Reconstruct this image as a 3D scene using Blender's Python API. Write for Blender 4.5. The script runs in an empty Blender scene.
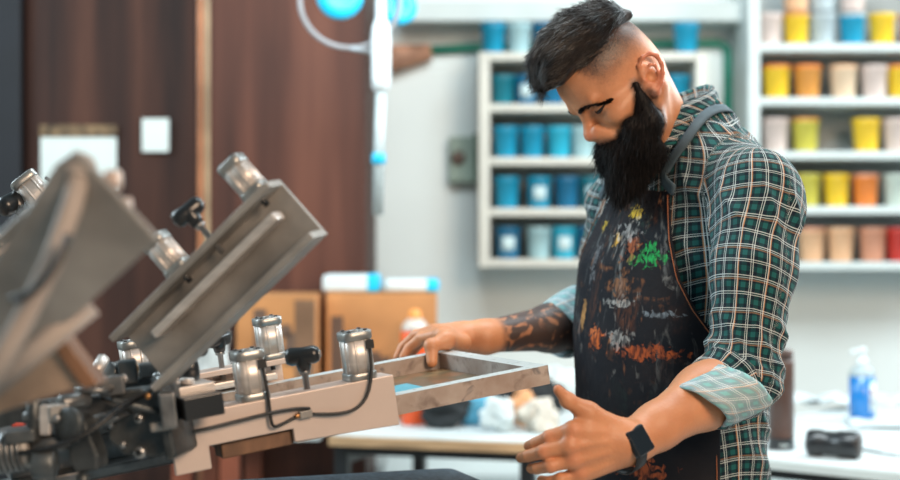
import bpy, math, random
import numpy as np
from mathutils import Vector, Matrix
from mathutils.bvhtree import BVHTree
random.seed(7); rng = np.random.default_rng(11)
col = bpy.context.scene.collection
CAMZ = 1.36; FPX = 1500.0
def P(px, py, Y):
    return Vector(((px-450.0)*Y/FPX, Y, CAMZ+(240.0-py)*Y/FPX))
V = Vector
def lerp(a, b, t): return a+(b-a)*t

# ---------------------------------------------------------------- materials
def newmat(name):
    m = bpy.data.materials.new(name); m.use_nodes = True
    return m, m.node_tree.nodes, m.node_tree.links, m.node_tree.nodes['Principled BSDF']
def ramp(N, stops, interp='LINEAR'):
    r = N.new('ShaderNodeValToRGB'); r.color_ramp.interpolation = interp
    e = r.color_ramp.elements
    e[0].position, e[0].color = stops[0][0], (*stops[0][1], 1)
    e[1].position, e[1].color = stops[1][0], (*stops[1][1], 1)
    for p, c in stops[2:]:
        x = e.new(p); x.color = (*c, 1)
    return r
def mat(name, c, rough=0.5, metal=0.0, var=0.12, scale=8.0, bump=0.0, bscale=60.0, stretch=(1,1,1),
        coat=0.0, alpha=None, trans=0.0, spec=0.5, c2=None, sss=0.0, sheen=0.0):
    m, N, L, b = newmat(name)
    tc = N.new('ShaderNodeTexCoord'); mp = N.new('ShaderNodeMapping'); mp.inputs['Scale'].default_value = stretch
    L.new(tc.outputs['Object'], mp.inputs['Vector'])
    n = N.new('ShaderNodeTexNoise'); n.inputs['Scale'].default_value = scale; n.inputs['Detail'].default_value = 6
    L.new(mp.outputs['Vector'], n.inputs['Vector'])
    lo = c2 if c2 else tuple(max(0, x*(1-var*1.6)) for x in c)
    hi = tuple(min(1, x*(1+var)) for x in c)
    r = ramp(N, [(0.32, lo), (0.68, hi)])
    L.new(n.outputs['Fac'], r.inputs['Fac']); L.new(r.outputs['Color'], b.inputs['Base Color'])
    b.inputs['Roughness'].default_value = rough; b.inputs['Metallic'].default_value = metal
    b.inputs['Specular IOR Level'].default_value = spec
    if coat: b.inputs['Coat Weight'].default_value = coat; b.inputs['Coat Roughness'].default_value = .15
    if trans: b.inputs['Transmission Weight'].default_value = trans
    if sheen: b.inputs['Sheen Weight'].default_value = sheen
    if sss:
        b.inputs['Subsurface Weight'].default_value = sss; b.inputs['Subsurface Scale'].default_value = .01
        b.inputs['Subsurface Radius'].default_value = (1, .35, .2)
    if bump:
        n2 = N.new('ShaderNodeTexNoise'); n2.inputs['Scale'].default_value = bscale; n2.inputs['Detail'].default_value = 4
        L.new(mp.outputs['Vector'], n2.inputs['Vector'])
        bp = N.new('ShaderNodeBump'); bp.inputs['Strength'].default_value = bump; bp.inputs['Distance'].default_value = .004
        L.new(n2.outputs['Fac'], bp.inputs['Height']); L.new(bp.outputs['Normal'], b.inputs['Normal'])
    return m
def mth(N, L, op, a, b=None, clamp=False):
    n = N.new('ShaderNodeMath'); n.operation = op; n.use_clamp = clamp
    for i, x in enumerate((a, b)):
        if x is None: continue
        if isinstance(x, (int, float)): n.inputs[i].default_value = x
        else: L.new(x, n.inputs[i])
    return n.outputs[0]
def mixc(N, L, fac, a, b, mode='MIX'):
    n = N.new('ShaderNodeMix'); n.data_type = 'RGBA'; n.blend_type = mode
    for s, x in ((n.inputs[0], fac), (n.inputs[6], a), (n.inputs[7], b)):
        if isinstance(x, (int, float)): s.default_value = x
        elif isinstance(x, tuple): s.default_value = (*x, 1)
        else: L.new(x, s)
    return n.outputs[2]

# ---------------------------------------------------------------- objects
def tag(o, label=None, cat=None, group=None, kind=None):
    if label: o['label'] = label
    if cat: o['category'] = cat
    if group: o['group'] = group
    if kind: o['kind'] = kind
    return o
def thing(name, loc, label, cat, group=None):
    o = bpy.data.objects.new(name, None); o.empty_display_size = .05
    o.location = loc; col.objects.link(o)
    return tag(o, label, cat, group)
def origin_of(p):
    v = V((0, 0, 0))
    while p is not None:
        v = v+V(p.location); p = p.parent
    return v
def link_mesh(name, me, mats, parent, origin):
    o = bpy.data.objects.new(name, me); col.objects.link(o)
    for m in (mats if isinstance(mats, (list, tuple)) else [mats]): me.materials.append(m)
    if parent is not None:
        o.parent = parent
    else:
        o.location = origin
    return o
class MB:
    def __init__(s): s.v = []; s.f = []; s.m = []; s.mi = 0; s.sm = []; s.smooth = True
    def add(s, vs, fs, smooth=None):
        n = len(s.v); s.v += [tuple(x) for x in vs]
        for f in fs: s.f.append(tuple(i+n for i in f)); s.m.append(s.mi); s.sm.append(s.smooth if smooth is None else smooth)
    def box(s, c, h, F=None):
        """c centre, h half sizes, F 3 axis vectors"""
        F = F or (V((1,0,0)), V((0,1,0)), V((0,0,1))); c = V(c)
        vs = [c+F[0]*(h[0]*i)+F[1]*(h[1]*j)+F[2]*(h[2]*k) for i in (-1,1) for j in (-1,1) for k in (-1,1)]
        s.add(vs, [(0,1,3,2),(4,6,7,5),(0,4,5,1),(2,3,7,6),(0,2,6,4),(1,5,7,3)], False)
    def prism(s, poly, O, U, W, N_, t):
        """poly [(u,w)] in plane O+uU+wW, thickness t along N_"""
        n = len(poly); O = V(O)
        a = [O+U*p[0]+W*p[1] for p in poly]; b = [x+N_*t for x in a]
        s.add(a+b, [tuple(range(n))[::-1], tuple(range(n, 2*n))]+[(i, (i+1) % n, (i+1) % n+n, i+n) for i in range(n)], False)
    def lathe(s, prof, O, ax=V((0,0,1)), n=24, ref=None, caps=True, sq=None):
        O = V(O); ax = V(ax).normalized(); ref = V(ref) if ref else (V((1,0,0)) if abs(ax.x) < .9 else V((0,1,0)))
        u = (ref-ax*ref.dot(ax)).normalized(); w = ax.cross(u); vs = []
        for r, z in prof:
            for i in range(n):
                t = 2*math.pi*i/n; k = 1.0
                if sq: k = 1.0/((abs(math.cos(t))**sq+abs(math.sin(t))**sq)**(1/sq))
                vs.append(O+ax*z+(u*math.cos(t)+w*math.sin(t))*r*k)
        fs = [(j*n+i, j*n+(i+1) % n, (j+1)*n+(i+1) % n, (j+1)*n+i) for j in range(len(prof)-1) for i in range(n)]
        if caps: fs += [tuple(range(n))[::-1], tuple(range((len(prof)-1)*n, len(prof)*n))]
        s.add(vs, fs)
    def cyl(s, a, b, r, r2=None, n=18):
        a = V(a); b = V(b); L = (b-a).length; r2 = r if r2 is None else r2
        e = min(.0015, L*.2, r*.3)
        s.lathe([(r-e, 0), (r, e), (r2, L-e), (r2-e, L)], a, b-a, n)
    def tube(s, pts, r, n=8, taper=None, caps=True):
        pts = [V(p) for p in pts]; rings = []; up = None; m = len(pts)
        for i, p in enumerate(pts):
            t = (pts[min(i+1, m-1)]-pts[max(i-1, 0)]).normalized()
            if up is None: up = V((0,0,1)) if abs(t.z) < .9 else V((1,0,0))
            up = (up-t*up.dot(t)).normalized(); w = t.cross(up)
            rr = r if taper is None else taper[i]
            rings += [p+(up*math.cos(2*math.pi*k/n)+w*math.sin(2*math.pi*k/n))*rr for k in range(n)]
        fs = [(j*n+i, j*n+(i+1) % n, (j+1)*n+(i+1) % n, (j+1)*n+i) for j in range(m-1) for i in range(n)]
        if caps: fs += [tuple(range(n))[::-1], tuple(range((m-1)*n, m*n))]
        s.add(rings, fs)
    def ball(s, c, r, F=None, n=18, m=12):
        F = F or (V((1,0,0)), V((0,1,0)), V((0,0,1))); c = V(c)
        r = (r, r, r) if isinstance(r, (int, float)) else r
        vs = [c+F[2]*r[2]]
        for j in range(1, m):
            a = math.pi*j/m
            for i in range(n):
                t = 2*math.pi*i/n
                vs.append(c+F[0]*(r[0]*math.sin(a)*math.cos(t))+F[1]*(r[1]*math.sin(a)*math.sin(t))+F[2]*(r[2]*math.cos(a)))
        vs.append(c-F[2]*r[2]); L = len(vs)-1
        fs = [(0, 1+i, 1+(i+1) % n) for i in range(n)]
        fs += [(1+j*n+i, 1+(j+1)*n+i, 1+(j+1)*n+(i+1) % n, 1+j*n+(i+1) % n) for j in range(m-2) for i in range(n)]
        fs += [(L, 1+(m-2)*n+(i+1) % n, 1+(m-2)*n+i) for i in range(n)]
        s.add(vs, fs)
    def build(s, name, mats, parent=None, origin=None, bevel=0.0, seg=2, sub=0):
        if parent is not None: origin = origin_of(parent)
        elif origin is None:
            a = np.array(s.v); origin = V(((a[:,0].min()+a[:,0].max())/2, (a[:,1].min()+a[:,1].max())/2, a[:,2].min()))
        me = bpy.data.meshes.new(name)
        me.from_pydata([(x-origin[0], y-origin[1], z-origin[2]) for x, y, z in s.v], [], s.f)
        o = link_mesh(name, me, mats, parent, origin)
        me.polygons.foreach_set('material_index', s.m); me.polygons.foreach_set('use_smooth', s.sm)
        me.update()
        if bevel:
            b = o.modifiers.new('bevel', 'BEVEL'); b.width = bevel; b.segments = seg; b.limit_method = 'ANGLE'; b.angle_limit = .6
            b.harden_normals = False
        if sub:
            b = o.modifiers.new('sub', 'SUBSURF'); b.levels = b.render_levels = sub
        return o
def arr_mesh(name, verts, faces, mats, parent, attrs=None, smooth=True):
    """verts Nx3 world numpy, faces Mx4"""
    o0 = np.array(origin_of(parent)); me = bpy.data.meshes.new(name)
    verts = np.asarray(verts, dtype=np.float32)-o0.astype(np.float32); faces = np.asarray(faces, dtype=np.int32)
    k = faces.shape[1]
    me.vertices.add(len(verts)); me.vertices.foreach_set('co', verts.ravel())
    me.loops.add(faces.size); me.loops.foreach_set('vertex_index', faces.ravel())
    me.polygons.add(len(faces)); me.polygons.foreach_set('loop_start', np.arange(0, faces.size, k, dtype=np.int32))
    me.polygons.foreach_set('use_smooth', np.full(len(faces), smooth))
    me.update(calc_edges=True); me.validate()
    for nm, (typ, dat) in (attrs or {}).items():
        at = me.attributes.new(nm, typ, 'POINT')
        at.data.foreach_set('vector' if typ == 'FLOAT_VECTOR' else 'value', np.asarray(dat, dtype=np.float32).ravel())
    return link_mesh(name, me, mats, parent, None)

# ---------------------------------------------------------------- implicit surfaces
class SDF:
    def __init__(s, lo, hi, h):
        s.h = h; s.lo = np.array(lo, float)
        s.ax = [np.arange(lo[i], hi[i], h) for i in range(3)]
        s.D = np.full([len(a) for a in s.ax], 9.0, np.float32)
    def win(s, lo, hi):
        sl = []
        for i in range(3):
            a = int(max(0, math.floor((lo[i]-s.lo[i])/s.h))); b = int(min(len(s.ax[i]), math.ceil((hi[i]-s.lo[i])/s.h)+1))
            if b <= a: return None
            sl.append(slice(a, b))
        return tuple(sl)
    def put(s, fn, lo, hi, k=0.0, op='+'):
        m = max(k, 0)+4*s.h
        w = s.win([x-m for x in lo], [x+m for x in hi])
        if w is None: return
        X = s.ax[0][w[0]][:,None,None]; Y = s.ax[1][w[1]][None,:,None]; Z = s.ax[2][w[2]][None,None,:]
        d = fn(X, Y, Z); D = s.D[w]
        if op == '-': d = -d
        if op == '+':
            r = np.minimum(D, d); sg = -1
        else:
            r = np.maximum(D, d); sg = 1
        if k > 0:
            hh = np.maximum(k-np.abs(D-d), 0)/k; r = r+sg*hh*hh*k*.25
        s.D[w] = r
    def ell(s, c, r, k=0.0, op='+', R=None):
        c = tuple(c); m = max(r) if R is not None else None
        lo = [c[i]-(m or r[i]) for i in range(3)]; hi = [c[i]+(m or r[i]) for i in range(3)]
        def fn(X, Y, Z):
            x, y, z = X-c[0], Y-c[1], Z-c[2]
            if R is not None:
                x, y, z = [x*R[i][0]+y*R[i][1]+z*R[i][2] for i in range(3)]
            k0 = np.sqrt((x/r[0])**2+(y/r[1])**2+(z/r[2])**2)+1e-9
            k1 = np.sqrt((x/r[0]**2)**2+(y/r[1]**2)**2+(z/r[2]**2)**2)+1e-9
            return k0*(k0-1)/k1
        s.put(fn, lo, hi, k, op)
    def cone(s, a, b, r1, r2, k=0.0, op='+'):
        a = np.array(a, float); b = np.array(b, float); ba = b-a; L = ba.dot(ba)+1e-12; m = max(r1, r2)
        def fn(X, Y, Z):
            t = np.clip(((X-a[0])*ba[0]+(Y-a[1])*ba[1]+(Z-a[2])*ba[2])/L, 0, 1)
            return np.sqrt((X-a[0]-t*ba[0])**2+(Y-a[1]-t*ba[1])**2+(Z-a[2]-t*ba[2])**2)-(r1+(r2-r1)*t)
        s.put(fn, np.minimum(a, b)-m, np.maximum(a, b)+m, k, op)
    def chain(s, pts, rs, k=0.0):
        for i in range(len(pts)-1): s.cone(pts[i], pts[i+1], rs[i], rs[i+1], k)
    def mesh(s, relax=2):
        D = s.D; S = D < 0
        nx, ny, nz = [n-1 for n in D.shape]
        cnt = np.zeros((nx, ny, nz), np.int8)
        for i in (0,1):
            for j in (0,1):
                for k in (0,1): cnt += S[i:nx+i, j:ny+j, k:nz+k]
        act = (cnt > 0) & (cnt < 8)
        I, J, K = np.nonzero(act); n = len(I)
        idm = np.full((nx, ny, nz), -1, np.int32); idm[I, J, K] = np.arange(n)
        cs = [(i, j, k) for i in (0,1) for j in (0,1) for k in (0,1)]
        vals = {c: D[I+c[0], J+c[1], K+c[2]] for c in cs}
        acc = np.zeros((n, 3)); w = np.zeros(n)
        for c in cs:
            for ax in range(3):
                if c[ax] == 1: continue
                e = list(c); e[ax] = 1; e = tuple(e)
                a, b = vals[c], vals[e]; m = (a < 0) != (b < 0)
                t = np.where(m, a/(a-b+1e-20), 0)
                p = np.tile(np.array(c, float), (n, 1)); p[:, ax] = t
                acc[m] += p[m]; w[m] += 1
        vs = (acc/w[:,None]+np.stack([I, J, K], 1))*s.h+s.lo
        fs = []
        for ax in range(3):
            sl0 = [slice(1, -1)]*3; sl1 = [slice(1, -1)]*3
            sl0[ax] = slice(0, -1); sl1[ax] = slice(1, None)
            a = S[tuple(sl0)]; b = S[tuple(sl1)]
            for flip, mm in ((False, a & ~b), (True, ~a & b)):
                q = list(np.nonzero(mm)); o = [1, 1, 1]; o[ax] = 0
                q = [q[i]+o[i] for i in range(3)]
                u, v = [(1,2),(2,0),(0,1)][ax]
                def cell(du, dv):
                    r = list(q); r[u] = r[u]-du; r[v] = r[v]-dv
                    return idm[r[0], r[1], r[2]]
                Q = [cell(1,1), cell(0,1), cell(0,0), cell(1,0)]
                if flip: Q = Q[::-1]
                fs.append(np.stack(Q, 1))
        fs = np.concatenate(fs); fs = fs[(fs >= 0).all(1)]
        for _ in range(relax): vs = relax_(vs, fs, .5)
        return vs, fs
def relax_(vs, fs, w):
    acc = np.zeros_like(vs); c = np.zeros(len(vs))
    for a, b in ((0,1),(1,2),(2,3),(3,0)):
        np.add.at(acc, fs[:,a], vs[fs[:,b]]); np.add.at(c, fs[:,a], 1)
        np.add.at(acc, fs[:,b], vs[fs[:,a]]); np.add.at(c, fs[:,b], 1)
    return vs*(1-w)+acc/np.maximum(c,1)[:,None]*w
def normals(vs, fs):
    n = np.cross(vs[fs[:,2]]-vs[fs[:,0]], vs[fs[:,3]]-vs[fs[:,1]])
    N_ = np.zeros_like(vs)
    for i in range(4): np.add.at(N_, fs[:,i], n)
    return N_/(np.linalg.norm(N_, axis=1)[:,None]+1e-12)
def vnoise(p, seed=0):
    """smooth value noise in -1..1 on Nx3"""
    i = np.floor(p).astype(np.int64); f = p-i; f = f*f*(3-2*f); out = 0
    for a in (0,1):
        for b in (0,1):
            for c in (0,1):
                h = ((i[:,0]+a)*374761393+(i[:,1]+b)*668265263+(i[:,2]+c)*2147483647+seed*974711) & 0xffffffff
                h = ((h ^ (h >> 13))*1274126177) & 0xffffffff; h = ((h ^ (h >> 16)) & 0xffff)/32767.5-1
                out = out+h*(f[:,0] if a else 1-f[:,0])*(f[:,1] if b else 1-f[:,1])*(f[:,2] if c else 1-f[:,2])
    return out
def strands(paths, r0, r1):
    """paths N x K x 3 -> tapered 3 sided tubes"""
    N_, K = paths.shape[:2]
    t = np.gradient(paths, axis=1); t /= np.linalg.norm(t, axis=2, keepdims=True)+1e-9
    ref = rng.normal(size=(N_, 1, 3)); u = ref-(ref*t).sum(2, keepdims=True)*t
    u /= np.linalg.norm(u, axis=2, keepdims=True)+1e-9; w = np.cross(t, u)
    rr = np.linspace(r0, r1, K)[None,:,None]
    rings = [paths+rr*(u*math.cos(a)+w*math.sin(a)) for a in (0, 2.094, 4.189)]
    vs = np.stack(rings, 2).reshape(-1, 3)
    base = (np.arange(N_)[:,None]*K+np.arange(K-1)[None,:]).ravel()*3
    fs = np.concatenate([np.stack([base+i, base+(i+1) % 3, base+3+(i+1) % 3, base+3+i], 1) for i in range(3)])
    return vs, fs
# ================================================================ PERSON
PC = V((.374, 2.53, 0)); AL = math.radians(25)
Fb = V((-math.cos(AL), -math.sin(AL), 0)); Lb = V((math.sin(AL), -math.cos(AL), 0))
def b2w(f, l, z): return PC+Fb*f+Lb*l+V((0,0,z))
def w2b(p):
    d = V(p)-PC; return V((d.dot(Fb), d.dot(Lb), d.z))
person = thing('person', (PC.x, PC.y, 0), 'bearded person in green plaid shirt and paint-stained dark apron, looking down at the screen frame', 'person')

# head frame
HY, HP, HS = math.radians(18), math.radians(38), .895
hf = V((-math.cos(HY)*math.cos(HP), -math.sin(HY)*math.cos(HP), -math.sin(HP)))
hl = V((math.sin(HY), -math.cos(HY), 0)); hu = hf.cross(hl)
TL = P(645, 81, 2.370)
HC = TL-hl*(.073*HS)
HM = np.array([list(hf), list(hl), list(hu)])
def h2w(a): return (np.asarray(a)*HS) @ HM+np.array(HC)
def w2h(a): return ((np.asarray(a)-np.array(HC)) @ HM.T)/HS
def px2h(px, py, l):
    d = V(((px-450)/FPX, 1, (240-py)/FPX)); c = V((0,0,CAMZ))
    t = (l*HS-(c-HC).dot(hl))/d.dot(hl)
    return tuple(w2h(np.array(c+d*t)))

def build_head_skin():
    s = SDF((-.16, -.13, -.20), (.16, .13, .16), .0018)
    s.ell((.012, 0, .063), (.086, .073, .080))
    s.ell((.048, 0, .054), (.067, .064, .062), .02)
    s.ell((-.012, 0, .038), (.058, .066, .062), .02)
    s.ell((.040, 0, -.015), (.052, .060, .075), .03)
    # brow, cheekbones, nose
    for q in (-1, 1):
        s.cone((.1035, .014*q, .024), (.090, .044*q, .029), .0110, .0100, .014)
        s.ell((.064, .045*q, -.016), (.024, .020, .017), .025)
        s.cone((.064, .050*q, -.016), (.01, .066*q, -.004), .011, .008, .02)
        s.ell((.099, .034*q, .008), (.0165, .0170, .0130), .012, '-')
        s.ell((.0775, .035*q, .009), (.0155, .0160, .0150), .005)
        s.cone((.0905, .019*q, .0135), (.085, .044*q, .012), .0035, .003, .006)
        s.cone((.0, .060*q, -.03), (.022, .052*q, -.074), .013, .016, .03)
        s.cone((.022, .052*q, -.074), (.078, .014*q, -.098), .016, .018, .03)
    s.cone((.096, 0, .018), (.099, 0, .004), .0085, .0085, .012)
    s.cone((.099, 0, .004), (.1125, 0, -.022), .0085, .0105, .010)
    s.ell((.1150, 0, -.0285), (.0115, .0115, .0105), .006)
    for q in (-1, 1):
        s.ell((.1045, .0140*q, -.0305), (.0125, .0080, .0090), .009)
        s.ell((.1080, .0070*q, -.0410), (.0050, .0032, .0040), .003, '-')
        s.cone((.104, .017*q, -.022), (.09, .03*q, -.052), .004, .004, .012)
    s.ell((.085, 0, -.052), (.024, .028, .025), .02)
    s.ell((.0975, 0, -.0515), (.0085, .020, .0055), .006)
    s.ell((.0955, 0, -.0615), (.0090, .018, .0060), .005)
    s.ell((.083, 0, -.094), (.022, .024, .018), .02)
    s.ell((.04, 0, -.07), (.04, .035, .03), .03)
    # neck down into the collar
    nb = w2h(np.array(b2w(-.006, 0, 1.50))); nb2 = w2h(np.array(b2w(-.015, .0, 1.40)))
    s.cone((-.024, 0, .0), nb, .054, .060, .035)
    s.cone(nb, nb2, .060, .062, .02)
    for q in (-1, 1):
        sb = w2h(np.array(b2w(.045, .02*q, 1.47)))
        s.cone((-.022, .062*q, -.02), sb, .015, .013, .028)
    s.cone((.02, 0, -.08), w2h(np.array(b2w(.03, 0, 1.46))), .022, .028, .04)
    # ears
    for q in (-1, 1):
        def e(f, u, l): return (f, q*(.0725+l), u)
        tilt = .30
        def E(x, y, l):   # x back, y up around ear centre
            x, y = x*1.2, y*1.22
            return e(-.012-(x*math.cos(tilt)+y*math.sin(tilt)), .002+(y*math.cos(tilt)-x*math.sin(tilt)), l)
        s.ell(E(.000, 0, .000), (.0150, .007, .024), .010)
        rim = [(-.012,.006,.000),(-.012,.019,.004),(-.004,.029,.008),(.008,.031,.011),(.017,.024,.014),(.0195,.011,.015),(.017,-.002,.014),(.011,-.014,.011),(.003,-.022,.008)]
        s.chain([E(*p) for p in rim], [.0026,.0032,.0036,.0038,.0040,.0038,.0036,.0034,.0034], .0035)
        mid = [(-.004,.006,.004),(.004,.016,.008),(.011,.012,.010),(.0115,.0,.010),(.006,-.010,.008),(-.004,-.011,.006)]
        s.chain([E(*p) for p in mid], [.0026]*6, .0035)
        s.ell(E(-.002, -.025, .006), (.0085, .0045, .0085), .006)
        s.ell(E(-.0115, -.003, .004), (.0035, .004, .006), .004)
        s.ell(E(.001, -.002, .010), (.0095, .0100, .0105), .004, '-')
        s.ell(E(.003, .0225, .011), (.008, .0045, .0028), .003, '-')
    return s.mesh(2)
hv, hfc = build_head_skin()
H = hv.copy()
def sst(x, a, b):
    t = np.clip((x-a)/(b-a), 0, 1); return t*t*(3-2*t)
nz = vnoise(H*90, 3)*.5+vnoise(H*300, 5)*.5
fade = sst(H[:,2]+nz*.008+.10*np.clip(H[:,0],-1,.05), .030, .088)**.8*sst(-H[:,0]+.30*(H[:,2]-.04)+nz*.005, -.080, -.056)
fade = np.maximum(fade, .85*sst(-((H[:,0]-.012)/.016)**2-((H[:,2]+.028)/.022)**2+nz*.3, -1.3, -.4)*(np.abs(H[:,1]) > .04))
fade *= (np.abs(H[:,1]) < .09)
stub = np.clip(fade*.95, 0, 1)
lip = np.exp(-((H[:,0]-.106)/.012)**2-((H[:,2]+.057)/.010)**2-(H[:,1]/.022)**2)
red = np.exp(-((H[:,0]-.122)/.014)**2-((H[:,2]+.026)/.012)**2)*.5+np.clip((np.abs(H[:,1])-.074)/.012, 0, 1)*.75*(H[:,2] < .05)
head_w = h2w(hv)

# ---------------------------------------------------------------- hands and forearms
EL_L = P(741, 374, 2.215); WR_L = P(634, 441, 2.085)
def hand_left():
    pts = [EL_L, WR_L]
    s = SDF((-.02, 1.93, .96), (.50, 2.30, 1.24), .0017)
    mid = lerp(EL_L, WR_L, .35)
    s.cone(EL_L, mid, .047, .045); s.cone(mid, lerp(EL_L, WR_L, .8), .045, .031, .02)
    s.cone(lerp(EL_L, WR_L, .8), WR_L, .031, .0275, .02)
    W = WR_L
    # metacarpals
    K = [P(572.5, 430, 2.020), P(569, 445.5, 2.016), P(572.5, 460, 2.022), P(579, 473.5, 2.034)]
    Wp = [P(625, 431, 2.058), P(624, 438, 2.052), P(625, 446, 2.055), P(627, 453, 2.064)]
    for i in range(4):
        s.cone(Wp[i], K[i], .0165, .0122, .012)
        s.cone(lerp(Wp[i], K[i], .2)+V((0, .012, 0)), K[i]+V((.008, .012, 0)), .014, .010, .014)
    s.cone(W, lerp(Wp[1], Wp[2], .5), .026, .022, .02)
    fing = [
        [K[0], P(549, 437.5, 2.030), P(535, 443.5, 2.050), P(528.5, 446, 2.064)],
        [K[1], P(543, 452, 2.022), P(528, 456, 2.042), P(521, 457.5, 2.058)],
        [K[2], P(550, 466, 2.020), P(537, 468.5, 2.036), P(531, 468.5, 2.050)],
        [K[3], P(560, 479.5, 2.026), P(549, 481.5, 2.036), P(541, 480, 2.048)]]
    rad = [(.0112,.0094,.0082,.0070),(.0114,.0096,.0084,.0072),(.0108,.0090,.0080,.0068),(.0098,.0082,.0072,.0062)]
    for F_, R_ in zip(fing, rad):
        s.chain(F_, R_, .0022)
        s.ell(F_[1]+V((.001, -.0012, .0006)), (.0092, .0090, .0090), .004)
    for i in range(4): s.ell(K[i]+V((0, -.0035, 0)), (.0105, .0095, .0105), .008)
    # thumb
    T = [P(617, 429, 2.052), P(588, 413, 2.035), P(568, 400.5, 2.025), P(558, 389.5, 2.018)]
    s.chain(T, (.0170, .0130, .0102, .0068), .004)
    s.ell(T[2], (.0106, .0100, .0106), .004)
    s.cone(T[1], lerp(K[0], Wp[0], .3), .010, .011, .018)
    # tendons
    for i in range(4): s.cone(lerp(Wp[i], K[i], .35)+V((0,-.0145,0)), K[i]+V((.003,-.009,0)), .0022, .0030, .006)
    v, f = s.mesh(2); return v, f
def hand_right():
    EL = P(606, 322, 2.735); W = P(466, 337, 2.585)
    s = SDF((-.12, 2.40, 1.12), (.34, 2.84, 1.28), .0019)
    m = lerp(EL, W, .40)
    s.cone(EL, m+V((0,0,.000)), .044, .041); s.cone(m, W+V((.03,0,0)), .041, .027, .02)
    s.cone(W+V((.03,0,0)), W, .027, .0245, .02)
    K = [P(441, 334.5, 2.520), P(436, 331, 2.542), P(434, 331, 2.564), P(434, 334, 2.584)]
    for i in range(4): s.cone(lerp(W, K[i], .1), K[i], .019, .0125, .014)
    fing = [
        [K[0], P(421, 338, 2.552), P(409, 348, 2.562), P(403, 357, 2.556)],
        [K[1], P(416, 335, 2.578), P(403, 347, 2.590), P(397, 358, 2.582)],
        [K[2], P(416, 337, 2.602), P(404, 350, 2.612), P(400, 362, 2.602)],
        [K[3], P(420, 342, 2.616), P(410, 354, 2.622), P(407, 364, 2.612)]]
    for F_ in fing: s.chain(F_, (.0115, .0098, .0088, .0074), .003)
    T = [P(462, 343, 2.545), P(446, 340, 2.497), P(431.5, 346, 2.478), P(432, 362, 2.468)]
    s.chain(T, (.0160, .0128, .0112, .0092), .005)
    s.ell(T[2]+V((-.001, 0, .001)), (.0118, .0115, .0118), .004)
    s.cone(T[1], K[0]+V((.01,0,0)), .012, .012, .016)
    v, f = s.mesh(2); return v, f, EL, W
lv, lf = hand_left()
rv, rf, EL_R, WR_R = hand_right()
tR = ((rv-np.array(EL_R)) @ np.array(WR_R-EL_R))/(WR_R-EL_R).length_squared
inkR = sst(-tR, -.86, -.78)*sst(tR, -.1, 0)
allv = np.concatenate([head_w, lv, rv])
allf = np.concatenate([hfc, lf+len(head_w), rf+len(head_w)+len(lv)])
zL, zR = np.zeros(len(lv)), np.zeros(len(rv))
# knuckle redness on hands
redL = np.zeros(len(lv))
for p_ in (P(572.5,430,2.01),P(569,445.5,2.01),P(572.5,460,2.01),P(579,473.5,2.02),P(548,436,2.02),P(542,454,2.01),P(550,469,2.01),P(556,387,2.02)):
    redL += np.exp(-((lv-np.array(p_))**2).sum(1)/.011**2)*.28

m_skin, N, L, b = newmat('skin')
at = lambda nm: (lambda n: (setattr(n, 'attribute_name', nm), n)[1])(N.new('ShaderNodeAttribute'))
tc = N.new('ShaderNodeTexCoord')
n1 = N.new('ShaderNodeTexNoise'); n1.inputs['Scale'].default_value = 22; n1.inputs['Detail'].default_value = 5; L.new(tc.outputs['Object'], n1.inputs['Vector'])
r1 = ramp(N, [(.3, (.50, .205, .095)), (.7, (.60, .265, .13))]); L.new(n1.outputs['Fac'], r1.inputs['Fac'])
c = mixc(N, L, at('red').outputs['Fac'], r1.outputs['Color'], (.56, .17, .10))
c = mixc(N, L, at('lip').outputs['Fac'], c, (.40, .12, .09))
n2 = N.new('ShaderNodeTexNoise'); n2.inputs['Scale'].default_value = 700; n2.inputs['Detail'].default_value = 2; L.new(tc.outputs['Object'], n2.inputs['Vector'])
sf = mth(N, L, 'MULTIPLY', at('stubble').outputs['Fac'], mth(N, L, 'ADD', mth(N, L, 'MULTIPLY', n2.outputs['Fac'], .9), .5), True)
c = mixc(N, L, sf, c, (.030, .020, .017))
n3 = N.new('ShaderNodeTexNoise'); n3.inputs['Scale'].default_value = 24; n3.inputs['Detail'].default_value = 5; n3.inputs['Distortion'].default_value = 2.2; L.new(tc.outputs['Object'], n3.inputs['Vector'])
r3 = ramp(N, [(.38, (.35,)*3), (.46, (.94,)*3)]); L.new(n3.outputs['Fac'], r3.inputs['Fac'])
c = mixc(N, L, mth(N, L, 'MULTIPLY', at('ink').outputs['Fac'], r3.outputs['Color']), c, (.030, .027, .030))
L.new(c, b.inputs['Base Color']); b.inputs['Roughness'].default_value = .48
b.inputs['Subsurface Weight'].default_value = .12; b.inputs['Subsurface Radius'].default_value = (1, .35, .2); b.inputs['Subsurface Scale'].default_value = .006
n4 = N.new('ShaderNodeTexNoise'); n4.inputs['Scale'].default_value = 260; n4.inputs['Detail'].default_value = 5; L.new(tc.outputs['Object'], n4.inputs['Vector'])
bp = N.new('ShaderNodeBump'); bp.inputs['Strength'].default_value = .28; bp.inputs['Distance'].default_value = .002; L.new(n4.outputs['Fac'], bp.inputs['Height']); L.new(bp.outputs['Normal'], b.inputs['Normal'])
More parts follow.
